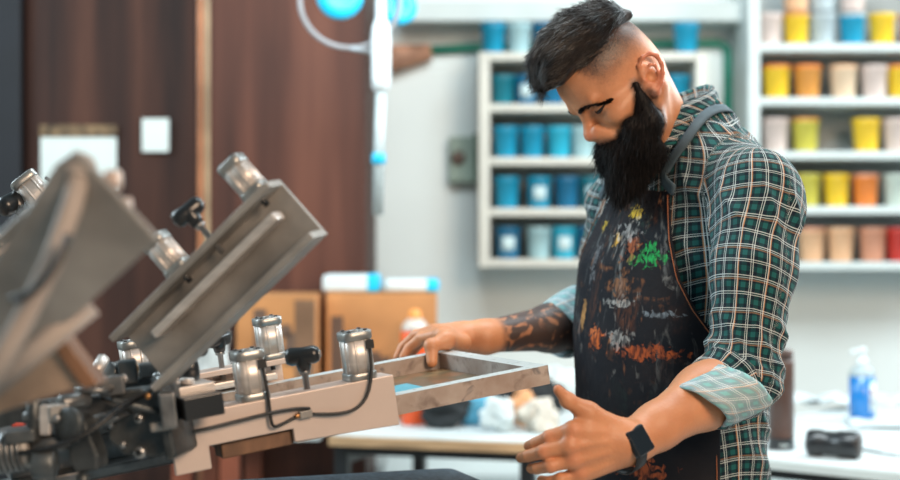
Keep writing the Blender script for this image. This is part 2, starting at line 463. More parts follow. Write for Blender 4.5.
# ---------------------------------------------------------------- eyes, brows, lashes
def HV(f, l, u): return V(h2w((f, l, u)))
HF3 = (hf, hl, hu)
m_eye = mat('eye_white', (.55, .50, .46), .2, var=.05)
m_hairdark = mat('dark_hair', (.014, .010, .009), .42, var=.3, scale=200, spec=.35)
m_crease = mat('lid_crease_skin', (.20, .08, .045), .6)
m_iris = mat('iris', (.05, .03, .02), .15, var=.1)
hbvh = BVHTree.FromPolygons([tuple(x) for x in hv], [tuple(x) for x in hfc.tolist()])
for q in (1, -1):
    mb = MB(); mb.ball(HV(.0770, .035*q, .0085), .0138, HF3, 20, 14); mb.mi = 1
    mb.ball(HV(.0885, .035*q, .0035), (.003, .005, .005), HF3); mb.build('eyeball', [m_eye, m_iris], person)
    mb = MB(); pts = []   # lash line along the lid edge of the lowered eye
    for i in range(11):
        t = lerp(-.85, 1.30, i/10); l = .035+t*.0150
        hit = hbvh.ray_cast(V((.16, l*q, .0025+.0045*t*t)), V((-1,0,0)))[0]; pts.append(HV(hit.x+.0006, hit.y, hit.z))
    mb.tube(pts, .0012, 6, [.0008,.0014,.0020,.0024,.0028,.0030,.0030,.0028,.0024,.0017,.0009]); mb.build('eyelashes', m_hairdark, person)
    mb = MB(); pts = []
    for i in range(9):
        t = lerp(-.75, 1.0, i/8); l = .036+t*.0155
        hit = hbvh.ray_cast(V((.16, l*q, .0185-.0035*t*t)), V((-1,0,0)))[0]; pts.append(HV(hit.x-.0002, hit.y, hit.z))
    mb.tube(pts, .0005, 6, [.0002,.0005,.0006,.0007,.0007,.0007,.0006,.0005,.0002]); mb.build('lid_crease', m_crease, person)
    ps = []
    for i in range(1500):
        t = rng.random(); l = lerp(.014, .060, t); arch = .0180+.0050*math.sin(min(t*1.15, 1)*math.pi)-.0075*t*t
        f = .1045-.55*(l-.012)-max(0, l-.036)*.45
        w = lerp(.0040, .0020, t)*(1 if t > .08 else .7)
        hit = hbvh.ray_cast(V((.16, l*q, arch+rng.normal()*w*.55)), V((-1,0,0)))[0]
        if hit is None: continue
        p0 = np.array(hit)+np.array([.0002,0,0]); d = np.array([-.35, q*.9, .25-.5*t]); d /= np.linalg.norm(d)
        ps.append([p0+d*s_*.0075+np.array([.0022, 0, 0])*s_ for s_ in (0, .5, 1)])
    sv, sf_ = strands(np.array([h2w(x) for x in ps]), .00045, .00015)
    # settle the roots on the skin
    arr_mesh('eyebrow', sv, sf_, m_hairdark, person)

# ---------------------------------------------------------------- scalp hair
def build_hair():
    s = SDF((-.15, -.11, .02), (.20, .11, .20), .0025)
    s.ell((.026, 0, .098), (.080, .064, .050))
    top = [(.138, .113), (.121, .128), (.098, .145), (.062, .156), (.028, .156), (-.008, .147), (-.042, .128)]
    for l, k in ((-.040, .022), (-.02, .025), (0, .026), (.02, .025), (.040, .022)):
        s.chain([(f-.006-abs(l)*.35, l, u-k*.8-abs(l)*.12) for f, u in top], [.008, .014, k*.9, k, k, k*.75, k*.35], .02)
    return s.mesh(2)
cv, cf_ = build_hair()
keep_n = None
m_hair, N, L, b = newmat('scalp_hair')
tc = N.new('ShaderNodeTexCoord'); n1 = N.new('ShaderNodeTexNoise'); n1.inputs['Scale'].default_value = 60; n1.inputs['Detail'].default_value = 5; L.new(tc.outputs['Object'], n1.inputs['Vector'])
r1 = ramp(N, [(.35, (.008, .007, .008)), (.7, (.045, .033, .027))]); L.new(n1.outputs['Fac'], r1.inputs['Fac']); L.new(r1.outputs['Color'], b.inputs['Base Color'])
b.inputs['Roughness'].default_value = .38; b.inputs['Specular IOR Level'].default_value = .6
cvw = h2w(cv); cn = normals(cv, cf_)
hair = arr_mesh('hair', cvw, cf_, m_hair, person)
idx = rng.choice(len(cv), 13000)
idx = idx[(cv[idx,2] > .085) & (cn[idx,2] > -.5) & (cv[idx,0] > -.055)]
root = cv[idx]; nn = cn[idx]
flow = np.tile(np.array([1.0, 0, .10]), (len(idx), 1)); flow[:,1] += -root[:,1]*2+.18
ps = []
Ln = lerp(.020, .036, rng.random(len(idx)))*np.where(root[:,0] > .09, 1.05, 1.0)
p = root+nn*.0004; d = flow-nn*(flow*nn).sum(1)[:,None]; d /= np.linalg.norm(d, axis=1)[:,None]
d = d+nn*(.10+.12*rng.random((len(idx), 1)))+rng.normal(size=d.shape)*.10
K = 6; path = [p]
for i in range(1, K):
    d = d+np.array([.0, 0, -.01])+rng.normal(size=d.shape)*.03
    p = p+d*(Ln/(K-1))[:,None]; path.append(p)
sv, sf_ = strands(h2w(np.stack(path, 1)), .00055, .00018)
arr_mesh('hair_strands', sv, sf_, m_hair, person)

# ---------------------------------------------------------------- beard
def build_beard():
    s = SDF((-.06, -.10, -.24), (.16, .10, .04), .0025)
    def b_(px, py, l): return px2h(px, py, l)
    for q in (-1, 1):
        A = b_(643, 104, .066); A = (A[0], A[1]*q, A[2])
        B = b_(648, 120, .058); B = (B[0], B[1]*q, B[2])
        C_ = b_(640, 140, .044); C_ = (C_[0], C_[1]*q, C_[2])
        A0 = b_(636, 84, .0715); A0 = (A0[0], A0[1]*q, A0[2]); s.cone(A0, A, .005, .013, .01); G = b_(633, 128, .060); s.ell((G[0], G[1]*q, G[2]), (.016,.011,.022), .01)
        s.cone(A, B, .011, .024, .015); s.cone(B, C_, .022, .027, .02)
        C2 = b_(625, 152, .024); C2 = (C2[0], C2[1]*q, C2[2]); s.cone(C_, C2, .026, .022, .02)
        M1 = b_(607, 143, .006); M2 = b_(622, 147, .036)
        s.cone((M1[0], M1[1]*q, M1[2]), (M2[0], M2[1]*q, M2[2]), .0085, .009, .008)
        D1 = b_(628, 178, .018); s.cone((C2[0], C2[1], C2[2]), (D1[0], D1[1]*q, D1[2]), .026, .018, .02)
        D2 = b_(652, 150, .03); D3 = b_(638, 178, .015)
        s.cone((D2[0], D2[1]*q, D2[2]), (D3[0], D3[1]*q, D3[2]), .022, .012, .02)
    s.cone(b_(623, 158, 0), b_(621, 184, 0), .023, .015, .02)
    return s.mesh(3)
bv, bf = build_beard(); bn = normals(bv, bf)
m_beard, N, L, b = newmat('beard_hair')
tc = N.new('ShaderNodeTexCoord'); n1 = N.new('ShaderNodeTexNoise'); n1.inputs['Scale'].default_value = 90; n1.inputs['Detail'].default_value = 4; L.new(tc.outputs['Object'], n1.inputs['Vector'])
r1 = ramp(N, [(.35, (.004, .004, .005)), (.75, (.016, .011, .010))]); L.new(n1.outputs['Fac'], r1.inputs['Fac']); L.new(r1.outputs['Color'], b.inputs['Base Color'])
b.inputs['Roughness'].default_value = .6; b.inputs['Specular IOR Level'].default_value = .2
bbv = BVHTree.FromPolygons([tuple(x) for x in bv], [tuple(x) for x in bf.tolist()])
for i in np.nonzero((H[:,2] < .04) & (H[:,0] > -.02) & (H[:,2] > -.12))[0]:
    hit = bbv.find_nearest(V(H[i]), .014)
    if hit[0] is not None: stub[i] = max(stub[i], .85*(1-min(1, max(0, hit[3]-.001)/(.011+.003*nz[i]))))
body = arr_mesh('body', allv, allf, m_skin, person, {
    'stubble': ('FLOAT', np.concatenate([stub, zL, zR])),
    'lip': ('FLOAT', np.concatenate([lip, zL, zR])),
    'red': ('FLOAT', np.concatenate([red, redL, zR])),
    'ink': ('FLOAT', np.concatenate([np.zeros(len(hv)), zL, inkR]))})

beard = arr_mesh('beard', h2w(bv), bf, m_beard, person)
idx = rng.choice(len(bv), 15000); root = h2w(bv[idx]); nn = bn[idx] @ HM
down = np.tile(np.array([-.10, 0, -1.0]), (len(idx), 1))
side = np.clip((w2h(root)[:,0]-.0)/.06, 0, 1)[:,None]
d = down-nn*(down*nn).sum(1)[:,None]*.9; d /= np.linalg.norm(d, axis=1)[:,None]+1e-6
d = d+nn*(.22+.2*rng.random((len(idx), 1)))+rng.normal(size=d.shape)*.22
low = np.clip((1.56-root[:,2])/.10, 0, 1)
Ln = (.007+.014*low)*(.6+.8*rng.random(len(idx)))
p = root-nn*.001; path = [p]
for i in range(1, 6):
    d = d*.9+np.array([-.02, 0, -.16])+rng.normal(size=d.shape)*.12
    p = p+d*(Ln/5)[:,None]; path.append(p)
sv, sf_ = strands(np.stack(path, 1), .00055, .0002)
arr_mesh('beard_strands', sv, sf_, m_beard, person)

# ---------------------------------------------------------------- shirt
TB = np.array([  # z, cf, rf, rl
 (.80, .00, .138, .188), (.98, .00, .140, .184), (1.10, -.003, .138, .180), (1.20, -.005, .138, .186), (1.32, -.012, .130, .194),
 (1.38, -.022, .116, .190), (1.44, -.030, .098, .172), (1.50, -.026, .094, .128), (1.545, -.018, .074, .088), (1.585, -.012, .064, .072), (1.62, -.010, .05, .06)])
def torso_fn(X, Y, Z, off=0.0):
    zz = np.clip(Z, TB[0,0], TB[-1,0])
    cf = np.interp(zz, TB[:,0], TB[:,1]); a = np.interp(zz, TB[:,0], TB[:,2]); c = np.interp(zz, TB[:,0], TB[:,3])
    k = (np.abs((X-cf)/a)**2.25+np.abs(Y/c)**2.25)**(1/2.25)+1e-6
    m = np.sqrt((X-cf)**2+Y**2)+1e-6
    return (k-1)*np.minimum(m/k, .2)-off
SH_L = w2b(P(757, 190, 2.325)); ELl = w2b(EL_L+V((.004, 0, -.004)))
SH_R = V((SH_L.x*.3-.0, -SH_L.y, SH_L.z-.0)); SH_R = V((.004, -.166, 1.425)); ELr = w2b(EL_R+V((.006,.004,.0)))
cuffL = lerp(ELl, w2b(WR_L), .30); cuffR = lerp(ELr, w2b(WR_R), .20)
def build_shirt():
    s = SDF((-.27, -.36, .84), (.36, .44, 1.60), .0038)
    s.put(lambda X, Y, Z: np.maximum(np.maximum(torso_fn(X, Y, Z), Z-1.590), .86-Z), (-.2, -.25, .85), (.2, .25, 1.58))
    mL = lerp(SH_L, ELl, .45)+V((-.006,0,0))
    s.cone((-.022, .045, 1.515), SH_L+V((-.012, -.015, .004)), .056, .057, .05); s.cone((-.055, .03, 1.49), SH_L+V((-.03, -.03, -.03)), .060, .060, .06)
    s.cone(SH_L, mL, .062, .068, .035); s.cone(mL, ELl, .066, .051, .02); s.cone(ELl, cuffL, .051, .050, .03)
    mR = lerp(SH_R, ELr, .5)
    s.cone((-.016, -.05, 1.505), SH_R+V((-.005, .01, .006)), .046, .050, .05)
    s.cone(SH_R, mR, .055, .060, .035); s.cone(mR, ELr, .062, .056, .02); s.cone(ELr, cuffR, .056, .054, .03)
    return s.mesh(2)
sv, sf_ = build_shirt(); sn = normals(sv, sf_)
def seg_info(p, a, b):
    a = np.array(a); b = np.array(b); ba = b-a; L2 = ba.dot(ba); t = ((p-a) @ ba)/L2
    c = a+np.clip(t, 0, 1)[:,None]*ba; return t*math.sqrt(L2), np.linalg.norm(p-c, axis=1)
def arm_uv(p, A, B, C_, ref):
    L1 = (B-A).length; t1, d1 = seg_info(p, A, B); t2, d2 = seg_info(p, B, C_)
    use2 = (d2+.004 < d1) & (t1 > L1*.8)
    ax1 = np.array((B-A).normalized()); ax2 = np.array((C_-B).normalized())
    def ang(p, O, ax):
        u = np.array(ref)-ax*np.dot(ref, ax); u /= np.linalg.norm(u); w = np.cross(ax, u); q = p-np.array(O)
        return np.arctan2(q @ w, q @ u)
    # around the elbow the cloth grid keeps following the upper arm, then the forearm
    u = np.where(use2, ang(p, B, ax2), ang(p, A, ax1))*.060
    v = np.where(use2, L1+t2, t1); return u, v, np.minimum(d1, d2)
uL, vL, dL = arm_uv(sv, SH_L, ELl, cuffL, (0.2, -1, 0)); uR, vR, dR = arm_uv(sv, SH_R, ELr, cuffR, (0, 1, 0))
dT = torso_fn(sv[:,0], sv[:,1], sv[:,2])
isL = (dL-.066 < dT-.004) & (sv[:,1] > 0); isR = (dR-.064 < dT-.004) & (sv[:,1] < 0)
thT = np.arctan2(sv[:,1], sv[:,0]+.005)
uT = thT*.165+.004*np.sin(sv[:,2]*23+1)+.0; vT = sv[:,2]*1.0+.006*np.sin(thT*4+sv[:,2]*9)
warp = vnoise(sv*9, 4)[:,None]*np.array([.015, .013])
U = np.where(isL, uL, np.where(isR, uR, uT))+warp[:,0]; W_ = np.where(isL, vL, np.where(isR, vR, vT))+warp[:,1]
# folds: displace along the normal
def ridges(a, sharp=2.0): return (1-np.abs(np.sin(a)))**sharp
q = np.zeros(len(sv))
t = vL/.30; kw = vnoise(sv*np.array([14, 14, 10]), 8)
elb = np.exp(-((vL-.27)/.07)**2)
q += isL*(.0055*elb*ridges(vL*62+uL*30+kw*2.2)+.0030*ridges(vL*24-uL*34+kw*2.5)*np.clip(t, 0, 1)+.0035*kw)
q += isL*.006*np.exp(-((vL-.05)/.05)**2)*ridges(uL*48+vL*20+kw*1.5)
q += (~isL & ~isR)*(.0045*ridges(sv[:,2]*26+thT*5.0+kw*2.4, 1.5)*np.clip((np.abs(thT)-.5)/.6, 0, 1)+.0035*vnoise(sv*np.array([16, 16, 9]), 2)*np.clip((np.abs(thT)-.3)/.5, 0, 1))
q += isR*(.004*ridges(vR*50+uR*26+kw*2))
for _ in range(3):
    qq = relax_(np.stack([q, q, q], 1), sf_, .6); q = qq[:,0]
sv2 = sv+sn*q[:,None]*1.7-sn*.004
def bw(a): return np.array(PC)+a[:,0:1]*np.array(Fb)+a[:,1:2]*np.array(Lb)+np.stack([np.zeros(len(a)), np.zeros(len(a)), a[:,2]], 1)

def plaid(name, base, green, pale, T=.0265, light=0.0):
    m, N, L, b = newmat(name)
    a = N.new('ShaderNodeAttribute'); a.attribute_name = 'cloth'
    sp = N.new('ShaderNodeSeparateXYZ'); L.new(a.outputs['Vector'], sp.inputs[0])
    def axis(out, T2, off):
        fr = mth(N, L, 'FRACT', mth(N, L, 'ADD', mth(N, L, 'DIVIDE', out, T2), off))
        return fr
    def line(fr, c0, w):
        d = mth(N, L, 'ABSOLUTE', mth(N, L, 'SUBTRACT', fr, c0)); return mth(N, L, 'LESS_THAN', d, w)
    fu = axis(sp.outputs['X'], T*1.0, .2); fv = axis(sp.outputs['Y'], T*1.0, .1)
    gu = line(fu, .62, .16); gv = line(fv, .62, .16)
    g = mixc(N, L, mth(N, L, 'MULTIPLY', mth(N, L, 'ADD', gu, gv), .5), base, green)
    c = mixc(N, L, mth(N, L, 'MULTIPLY', gu, gv), g, tuple(min(1, x*1.6) for x in green))
    fu2 = axis(sp.outputs['X'], T*2, .35); fv2 = axis(sp.outputs['Y'], T*2, .15)
    def lines(f1, f2, s_):
        w1 = mth(N, L, 'MAXIMUM', line(f1, .05, .027), line(f1, .19, .020)); o = line(f2, .75, .020)
        return w1, o
    wu, ou = lines(fu, fu2, 0); wv, ov = lines(fv, fv2, 1)
    c = mixc(N, L, mth(N, L, 'MULTIPLY', ou, .70), c, (.58, .28, .13)); c = mixc(N, L, mth(N, L, 'MULTIPLY', ov, .32), c, (.55, .28, .14))
    c = mixc(N, L, mth(N, L, 'MULTIPLY', wu, .62), c, pale); c = mixc(N, L, mth(N, L, 'MULTIPLY', wv, .62), c, pale)
    if light: c = mixc(N, L, light, c, pale)
    L.new(c, b.inputs['Base Color']); b.inputs['Roughness'].default_value = .85; b.inputs['Specular IOR Level'].default_value = .2
    b.inputs['Sheen Weight'].default_value = .12
    tc = N.new('ShaderNodeTexCoord'); n = N.new('ShaderNodeTexNoise'); n.inputs['Scale'].default_value = 45; n.inputs['Detail'].default_value = 4
    L.new(tc.outputs['Object'], n.inputs['Vector']); bp = N.new('ShaderNodeBump'); bp.inputs['Strength'].default_value = .35; bp.inputs['Distance'].default_value = .005
    L.new(n.outputs['Fac'], bp.inputs['Height']); L.new(bp.outputs['Normal'], b.inputs['Normal'])
    return m
m_plaid = plaid('plaid_cotton', (.004, .012, .022), (.006, .060, .060), (.66, .74, .74), .0235)
m_plaid_in = plaid('plaid_cotton_reverse', (.16, .26, .31), (.06, .24, .24), (.74, .80, .80), light=.18)
shirt = arr_mesh('shirt', bw(sv2), sf_, m_plaid, person, {'cloth': ('FLOAT_VECTOR', np.stack([U, W_, U*0], 1))})
svw = bw(sv2)
bvh = BVHTree.FromPolygons([tuple(x) for x in svw], [tuple(x) for x in sf_.tolist()])

def ring_cloth(name, rings, mats, parent, th=.003, n=48, closed=True, label=None, uvs=(1, 1), wob=0.0):
    """rings: list of fn(angle)->Vector (outer), builds a sheet with thickness by solidify; cloth attr from arc lengths"""
    vs, uv, fs = [], [], []
    for j, r in enumerate(rings):
        acc = 0; prev = None
        for i in range(n+1 if not closed else n):
            p = r(i/n); vs.append(tuple(p))
            if prev is not None: acc += (p-prev).length
            uv.append((acc*uvs[0], 0, 0)); prev = p
    m = n+1 if not closed else n
    for i in range(m):
        acc = 0
        for j in range(len(rings)):
            if j: acc += (V(vs[j*m+i])-V(vs[(j-1)*m+i])).length
            uv[j*m+i] = (uv[j*m+i][0], acc, 0)
    for j in range(len(rings)-1):
        for i in range(n):
            fs.append((j*m+i, j*m+(i+1) % m, (j+1)*m+(i+1) % m, (j+1)*m+i))
    o = arr_mesh(name, np.array(vs), np.array(fs), mats, parent, {'cloth': ('FLOAT_VECTOR', np.array(uv))})
    sd = o.modifiers.new('solid', 'SOLIDIFY'); sd.thickness = th; sd.offset = 0
    sb = o.modifiers.new('sub', 'SUBSURF'); sb.levels = sb.render_levels = 1
    return o
def ell_ring(c, u, w, ru, rw, wob=0, ph=0):
    return lambda t: c+u*(ru*math.cos(2*math.pi*t))+w*(rw*math.sin(2*math.pi*t))+(u*math.cos(2*math.pi*t)+w*math.sin(2*math.pi*t))*(wob*math.sin(2*math.pi*t*5+ph)+wob*.6*math.sin(2*math.pi*t*9+ph*2))
# left cuff
def cuff(A, B, fw, rs, parent, tilt=0):
    """rolled cuff: rings between A and B"""
    ax = (B-A).normalized(); u = V((0,0,1)); u = (u-ax*u.dot(ax)).normalized(); w = ax.cross(u); rings = []
    for k, (t, r, sh) in enumerate(rs):
        c = lerp(A, B, t)
        uu = (u+ax*tilt).normalized()
        rings.append(ell_ring(c, uu, w, r*fw, r, .0018, k*.6))
    return rings
CA, CB = P(738, 385, 2.185), P(696, 407, 2.145)
prof = [(.10, .054, 0), (.0, .060, 0), (.06, .063, 0), (.3, .062, 0), (.6, .0595, 0), (.9, .057, 0), (1.0, .055, 0), (.97, .051, 0), (.7, .050, 0)]
ring_cloth('cuff', cuff(CA, CB, .80, prof, person, .55), m_plaid_in, shirt)
CA, CB = P(586, 312, 2.735), P(554, 332, 2.68)
prof = [(.10, .056, 0), (.0, .060, 0), (.1, .063, 0), (.4, .063, 0), (.8, .062, 0), (1.0, .061, 0), (.98, .057, 0), (.7, .055, 0)]
ring_cloth('cuff', cuff(CA, CB, .86, prof, person, 0), m_plaid_in, shirt)

# collar: stand around the neck folded over into a fall with two points
def collar():
    n = 60; rows = []
    for (dr, dz, tip) in ((.004, -.012, 0), (.003, .010, 0), (.006, .024, 0), (.012, .026, 0), (.017, .014, .1), (.022, -.010, .5), (.027, -.032, 1.0)):
        def r(t, dr=dr, dz=dz, tip=tip):
            a = lerp(-2.72, 2.72, t)      # 0 = back of neck
            fr = abs(a)/2.72
            cx = .004; rx = .062; ry = .066
            z = 1.600-.085*fr**1.5
            f = cx-(rx+dr)*math.cos(a)+.028*fr**2; l = (ry+dr)*math.sin(a)*(1-.12*fr**3)
            ext = tip*max(0, fr-.60)/.40
            return b2w(f+ext*.020, l+math.copysign(ext*.006, l), z+dz*(1.0)-ext*.030)
        rows.append(r)
    return rows
ring_cloth('collar', collar(), m_plaid, shirt, .0025, 60, False)

# ---------------------------------------------------------------- apron
APW = [(.80, 1.36), (1.05, 1.36), (1.16, 1.35), (1.215, 1.30), (1.25, 1.17), (1.30, 1.04), (1.36, .97), (1.44, .93), (1.6, .9)]
def build_apron():
    s = SDF((-.12, -.26, .84), (.26, .26, 1.47), .0032)
    z_, a_ = np.array(APW).T
    def fn(X, Y, Z):
        d = np.abs(torso_fn(X, Y, Z)-.0085-.004*np.sin(Z*17+Y*9)*np.exp(-((Z-1.1)/.2)**2)-.003*np.sin(Y*38+Z*6))-.0026
        lim = np.interp(Z, z_, a_); e = (np.abs(np.arctan2(Y, X+.005))-lim)*.14
        top = Z-(1.440+.004*np.cos(Y*20)); return np.maximum(np.maximum(d, e), np.maximum(top, .86-Z))
    s.put(fn, (-.11, -.25, .85), (.25, .25, 1.46))
    return s.mesh(1)
av, af = build_apron()
lat = np.arctan2(av[:,1], av[:,0]+.005)
m_apron, N, L, b = newmat('apron_canvas')
a = N.new('ShaderNodeAttribute'); a.attribute_name = 'cloth'
base = (.008, .010, .015)
def noise(scale, det=4, dist=0.0, stretch=(1,1,1)):
    mp = N.new('ShaderNodeMapping'); mp.inputs['Scale'].default_value = stretch; L.new(a.outputs['Vector'], mp.inputs['Vector'])
    n = N.new('ShaderNodeTexNoise'); n.inputs['Scale'].default_value = scale; n.inputs['Detail'].default_value = det; n.inputs['Distortion'].default_value = dist
    L.new(mp.outputs['Vector'], n.inputs['Vector']); return n.outputs['Fac']
def thr(x, lo, hi):
    n = N.new('ShaderNodeMapRange'); n.inputs[1].default_value = lo; n.inputs[2].default_value = hi; L.new(x, n.inputs[0]); n.clamp = True; return n.outputs[0]
sp = N.new('ShaderNodeSeparateXYZ'); L.new(a.outputs['Vector'], sp.inputs[0])
c = mixc(N, L, thr(noise(9), .4, .7), base, (.020, .018, .021))
dry = thr(noise(150, 3, .5, (1, .35, 1)), .40, .58)
# general smears: pale, rusty, mostly over the middle of the bib
cen = N.new('ShaderNodeVectorMath'); cen.operation = 'DISTANCE'; L.new(a.outputs['Vector'], cen.inputs[0]); cen.inputs[1].default_value = (.03, 1.29, 0)
mid = thr(cen.outputs['Value'], .23, .03)
def off(vec, o):
    n = N.new('ShaderNodeVectorMath'); n.operation = 'ADD'; L.new(vec, n.inputs[0]); n.inputs[1].default_value = o; return n.outputs[0]
for (sc, st, o, lo, hi, colr, amt) in (
        (14, (1, .45, 1), (3, 1, 0), .56, .64, (.16, .060, .030), .75), (22, (1.2, .4, 1), (7, 2, 0), .60, .66, (.34, .36, .36), .70),
        (30, (.7, 1, 1), (1, 8, 0), .62, .67, (.30, .12, .05), .8), (55, (1, .5, 1), (4, 4, 0), .63, .67, (.50, .50, .48), .6),
        (18, (1, .5, 1), (9, 6, 0), .62, .68, (.05, .13, .10), .8), (40, (1, .4, 1), (2, 5, 0), .655, .69, (.60, .24, .10), .9)):
    mp = N.new('ShaderNodeMapping'); mp.inputs['Scale'].default_value = st; mp.inputs['Location'].default_value = o; mp.inputs['Rotation'].default_value = (0, 0, .5); L.new(a.outputs['Vector'], mp.inputs['Vector'])
    n = N.new('ShaderNodeTexNoise'); n.inputs['Scale'].default_value = sc; n.inputs['Detail'].default_value = 5; n.inputs['Distortion'].default_value = .8; L.new(mp.outputs['Vector'], n.inputs['Vector'])
    c = mixc(N, L, mth(N, L, 'MULTIPLY', mth(N, L, 'MULTIPLY', mth(N, L, 'MULTIPLY', thr(n.outputs['Fac'], lo-.02, hi+.05), mid), amt), dry), c, colr)
nb_ = noise(75, 4, 1.0)
APRON_SPOTS = []   # filled from screen-measured stains: (px, py, colour, radius u, radius v)
def apron_uv(px, py):
    d = V(((px-450)/FPX, 1, (240-py)/FPX)); o = V((0,0,CAMZ)); best = None
    for i in range(400):
        p = w2b(o+d*(2.15+i*.001))
        if float(torso_fn(p.x, p.y, p.z)) < .009: return math.atan2(p.y, p.x+.005)*.165, p.z
    return None
for (px, py, colr, ru, rv, amt) in (
        (644, 257, (.02, .42, .10), .030, .012, 1), (650, 250, (.02, .42, .10), .014, .010, 1), (637, 212, (.70, .50, .05), .020, .008, 1), (606, 226, (.75, .50, .04), .014, .007, 1),
        (619, 241, (.72, .42, .08), .010, .012, 1), (632, 246, (.40, .12, .05), .020, .018, .9), (630, 232, (.45, .47, .48), .030, .014, .8), (600, 340, (.60, .13, .03), .026, .013, 1),
        (598, 330, (.60, .16, .05), .012, .008, 1), (645, 352, (.45, .10, .03), .045, .010, .9), (585, 312, (.60, .30, .10), .010, .026, .9), (620, 338, (.35, .36, .36), .022, .012, .8),
        (660, 315, (.22, .27, .32), .022, .005, .9), (618, 303, (.45, .45, .44), .030, .006, .8), (595, 262, (.35, .36, .38), .012, .03, .5), (640, 470, (.40, .10, .04), .035, .012, .9), (606, 462, (.35, .08, .03), .02, .01, .8), (621, 285, (.35, .14, .05), .02, .02, .6)):
    r = apron_uv(px, py)
    if r is None: continue
    su = mth(N, L, 'DIVIDE', mth(N, L, 'SUBTRACT', sp.outputs['X'], r[0]), ru); sv_ = mth(N, L, 'DIVIDE', mth(N, L, 'SUBTRACT', sp.outputs['Y'], r[1]), rv)
    dd = mth(N, L, 'SQRT', mth(N, L, 'ADD', mth(N, L, 'MULTIPLY', su, su), mth(N, L, 'MULTIPLY', sv_, sv_)))
    dd = mth(N, L, 'ADD', dd, mth(N, L, 'MULTIPLY', mth(N, L, 'SUBTRACT', nb_, .5), 5.0))
    c = mixc(N, L, mth(N, L, 'MULTIPLY', mth(N, L, 'MULTIPLY', thr(dd, 1.15, .65), amt), mth(N, L, 'ADD', mth(N, L, 'MULTIPLY', dry, .75), .25)), c, colr)
L.new(c, b.inputs['Base Color']); b.inputs['Roughness'].default_value = .75; b.inputs['Specular IOR Level'].default_value = .15
bp = N.new('ShaderNodeBump'); bp.inputs['Strength'].default_value = .4; bp.inputs['Distance'].default_value = .003; L.new(noise(60, 5), bp.inputs['Height']); L.new(bp.outputs['Normal'], b.inputs['Normal'])
apron = arr_mesh('apron', bw(av), af, m_apron, person, {'cloth': ('FLOAT_VECTOR', np.stack([lat*.165, av[:,2], lat*0], 1))})
m_strap = mat('apron_strap_cloth', (.055, .085, .105), .8, var=.15, scale=40)
m_stitch = mat('orange_stitching', (.30, .10, .04), .8)
def on_shirt(p, off_):
    loc, nrm, i, d = bvh.find_nearest(p)
    dr = V(p)-PC; 
    if nrm.dot(V((dr.x, dr.y, .15))) < 0: nrm = -nrm
    return loc+nrm*off_, nrm
def shirt_hit(px, py):
    h = bvh.ray_cast(V((0, 0, CAMZ)), V(((px-450)/FPX, 1, (240-py)/FPX)).normalized())[0]
    return h
hits = [shirt_hit(*p) for p in ((664, 178), (674, 165), (685, 149), (697, 131), (708, 115))]
loc_ = [w2b(h) for h in hits if h is not None and h.y < 2.53]
for q in (1, -1):
    ctr = [b2w(.092, .112*q, 1.438)]+[b2w(p.x, p.y*q, p.z) for p in loc_]
    e_ = loc_[-1]; ctr += [b2w(e_.x-.03, e_.y*.9*q, e_.z+.004), b2w(-.075, .05*q, 1.56), b2w(-.080, .0, 1.56)]
    vs, fs = [], []; m = 0
    fine = []
    for i in range(len(ctr)-1):
        for k in range(5): fine.append(lerp(ctr[i], ctr[i+1], k/5))
    fine.append(ctr[-1])
    base_ = [on_shirt(p, .0065 if i > 6 else .012) for i, p in enumerate(fine)]
    pp = [b[0] for b in base_]; nn_ = [b[1] for b in base_]
    for _ in range(14):
        pp = [pp[0]]+[(pp[i-1]+pp[i]*2+pp[i+1])/4 for i in range(1, len(pp)-1)]+[pp[-1]]
        nn_ = [nn_[0]]+[(nn_[i-1]+nn_[i]*2+nn_[i+1]).normalized() for i in range(1, len(pp)-1)]+[nn_[-1]]
    for i, p in enumerate(fine):
        p2, n_ = pp[i]+nn_[i]*.003, nn_[i]; fine[i] = p2
        t_ = (fine[min(i+1, len(fine)-1)]-fine[max(i-1, 0)]).normalized(); w_ = t_.cross(n_).normalized()
        for k in (-1, -.33, .33, 1):
            vs.append(p2+w_*(.0095*k))
    for i in range(len(fine)-1):
        for k in range(3): fs.append((i*4+k, i*4+k+1, (i+1)*4+k+1, (i+1)*4+k))
    o = arr_mesh('apron_strap', np.array([tuple(x) for x in vs]), np.array(fs), m_strap, apron)
    sd = o.modifiers.new('solid', 'SOLIDIFY'); sd.thickness = .0025; sd.offset = 0
# stitched hem lines along both bib edges
z_, a_ = np.array(APW).T
for q in (1, -1):
    pts = []
    for i in range(60):
        z = lerp(1.432, .90, i/59); th = float(np.interp(z, z_, a_))-.035
        r = .05
        for _ in range(40):
            d_ = float(torso_fn(r*math.cos(th)-.005, r*math.sin(th), z)); r -= (d_-.0135)*.6
        pts.append(b2w(r*math.cos(th)-.005, r*math.sin(th)*q, z))
    mb = MB(); mb.tube(pts, .0009, 5); mb.build('hem_stitching', m_stitch, apron)

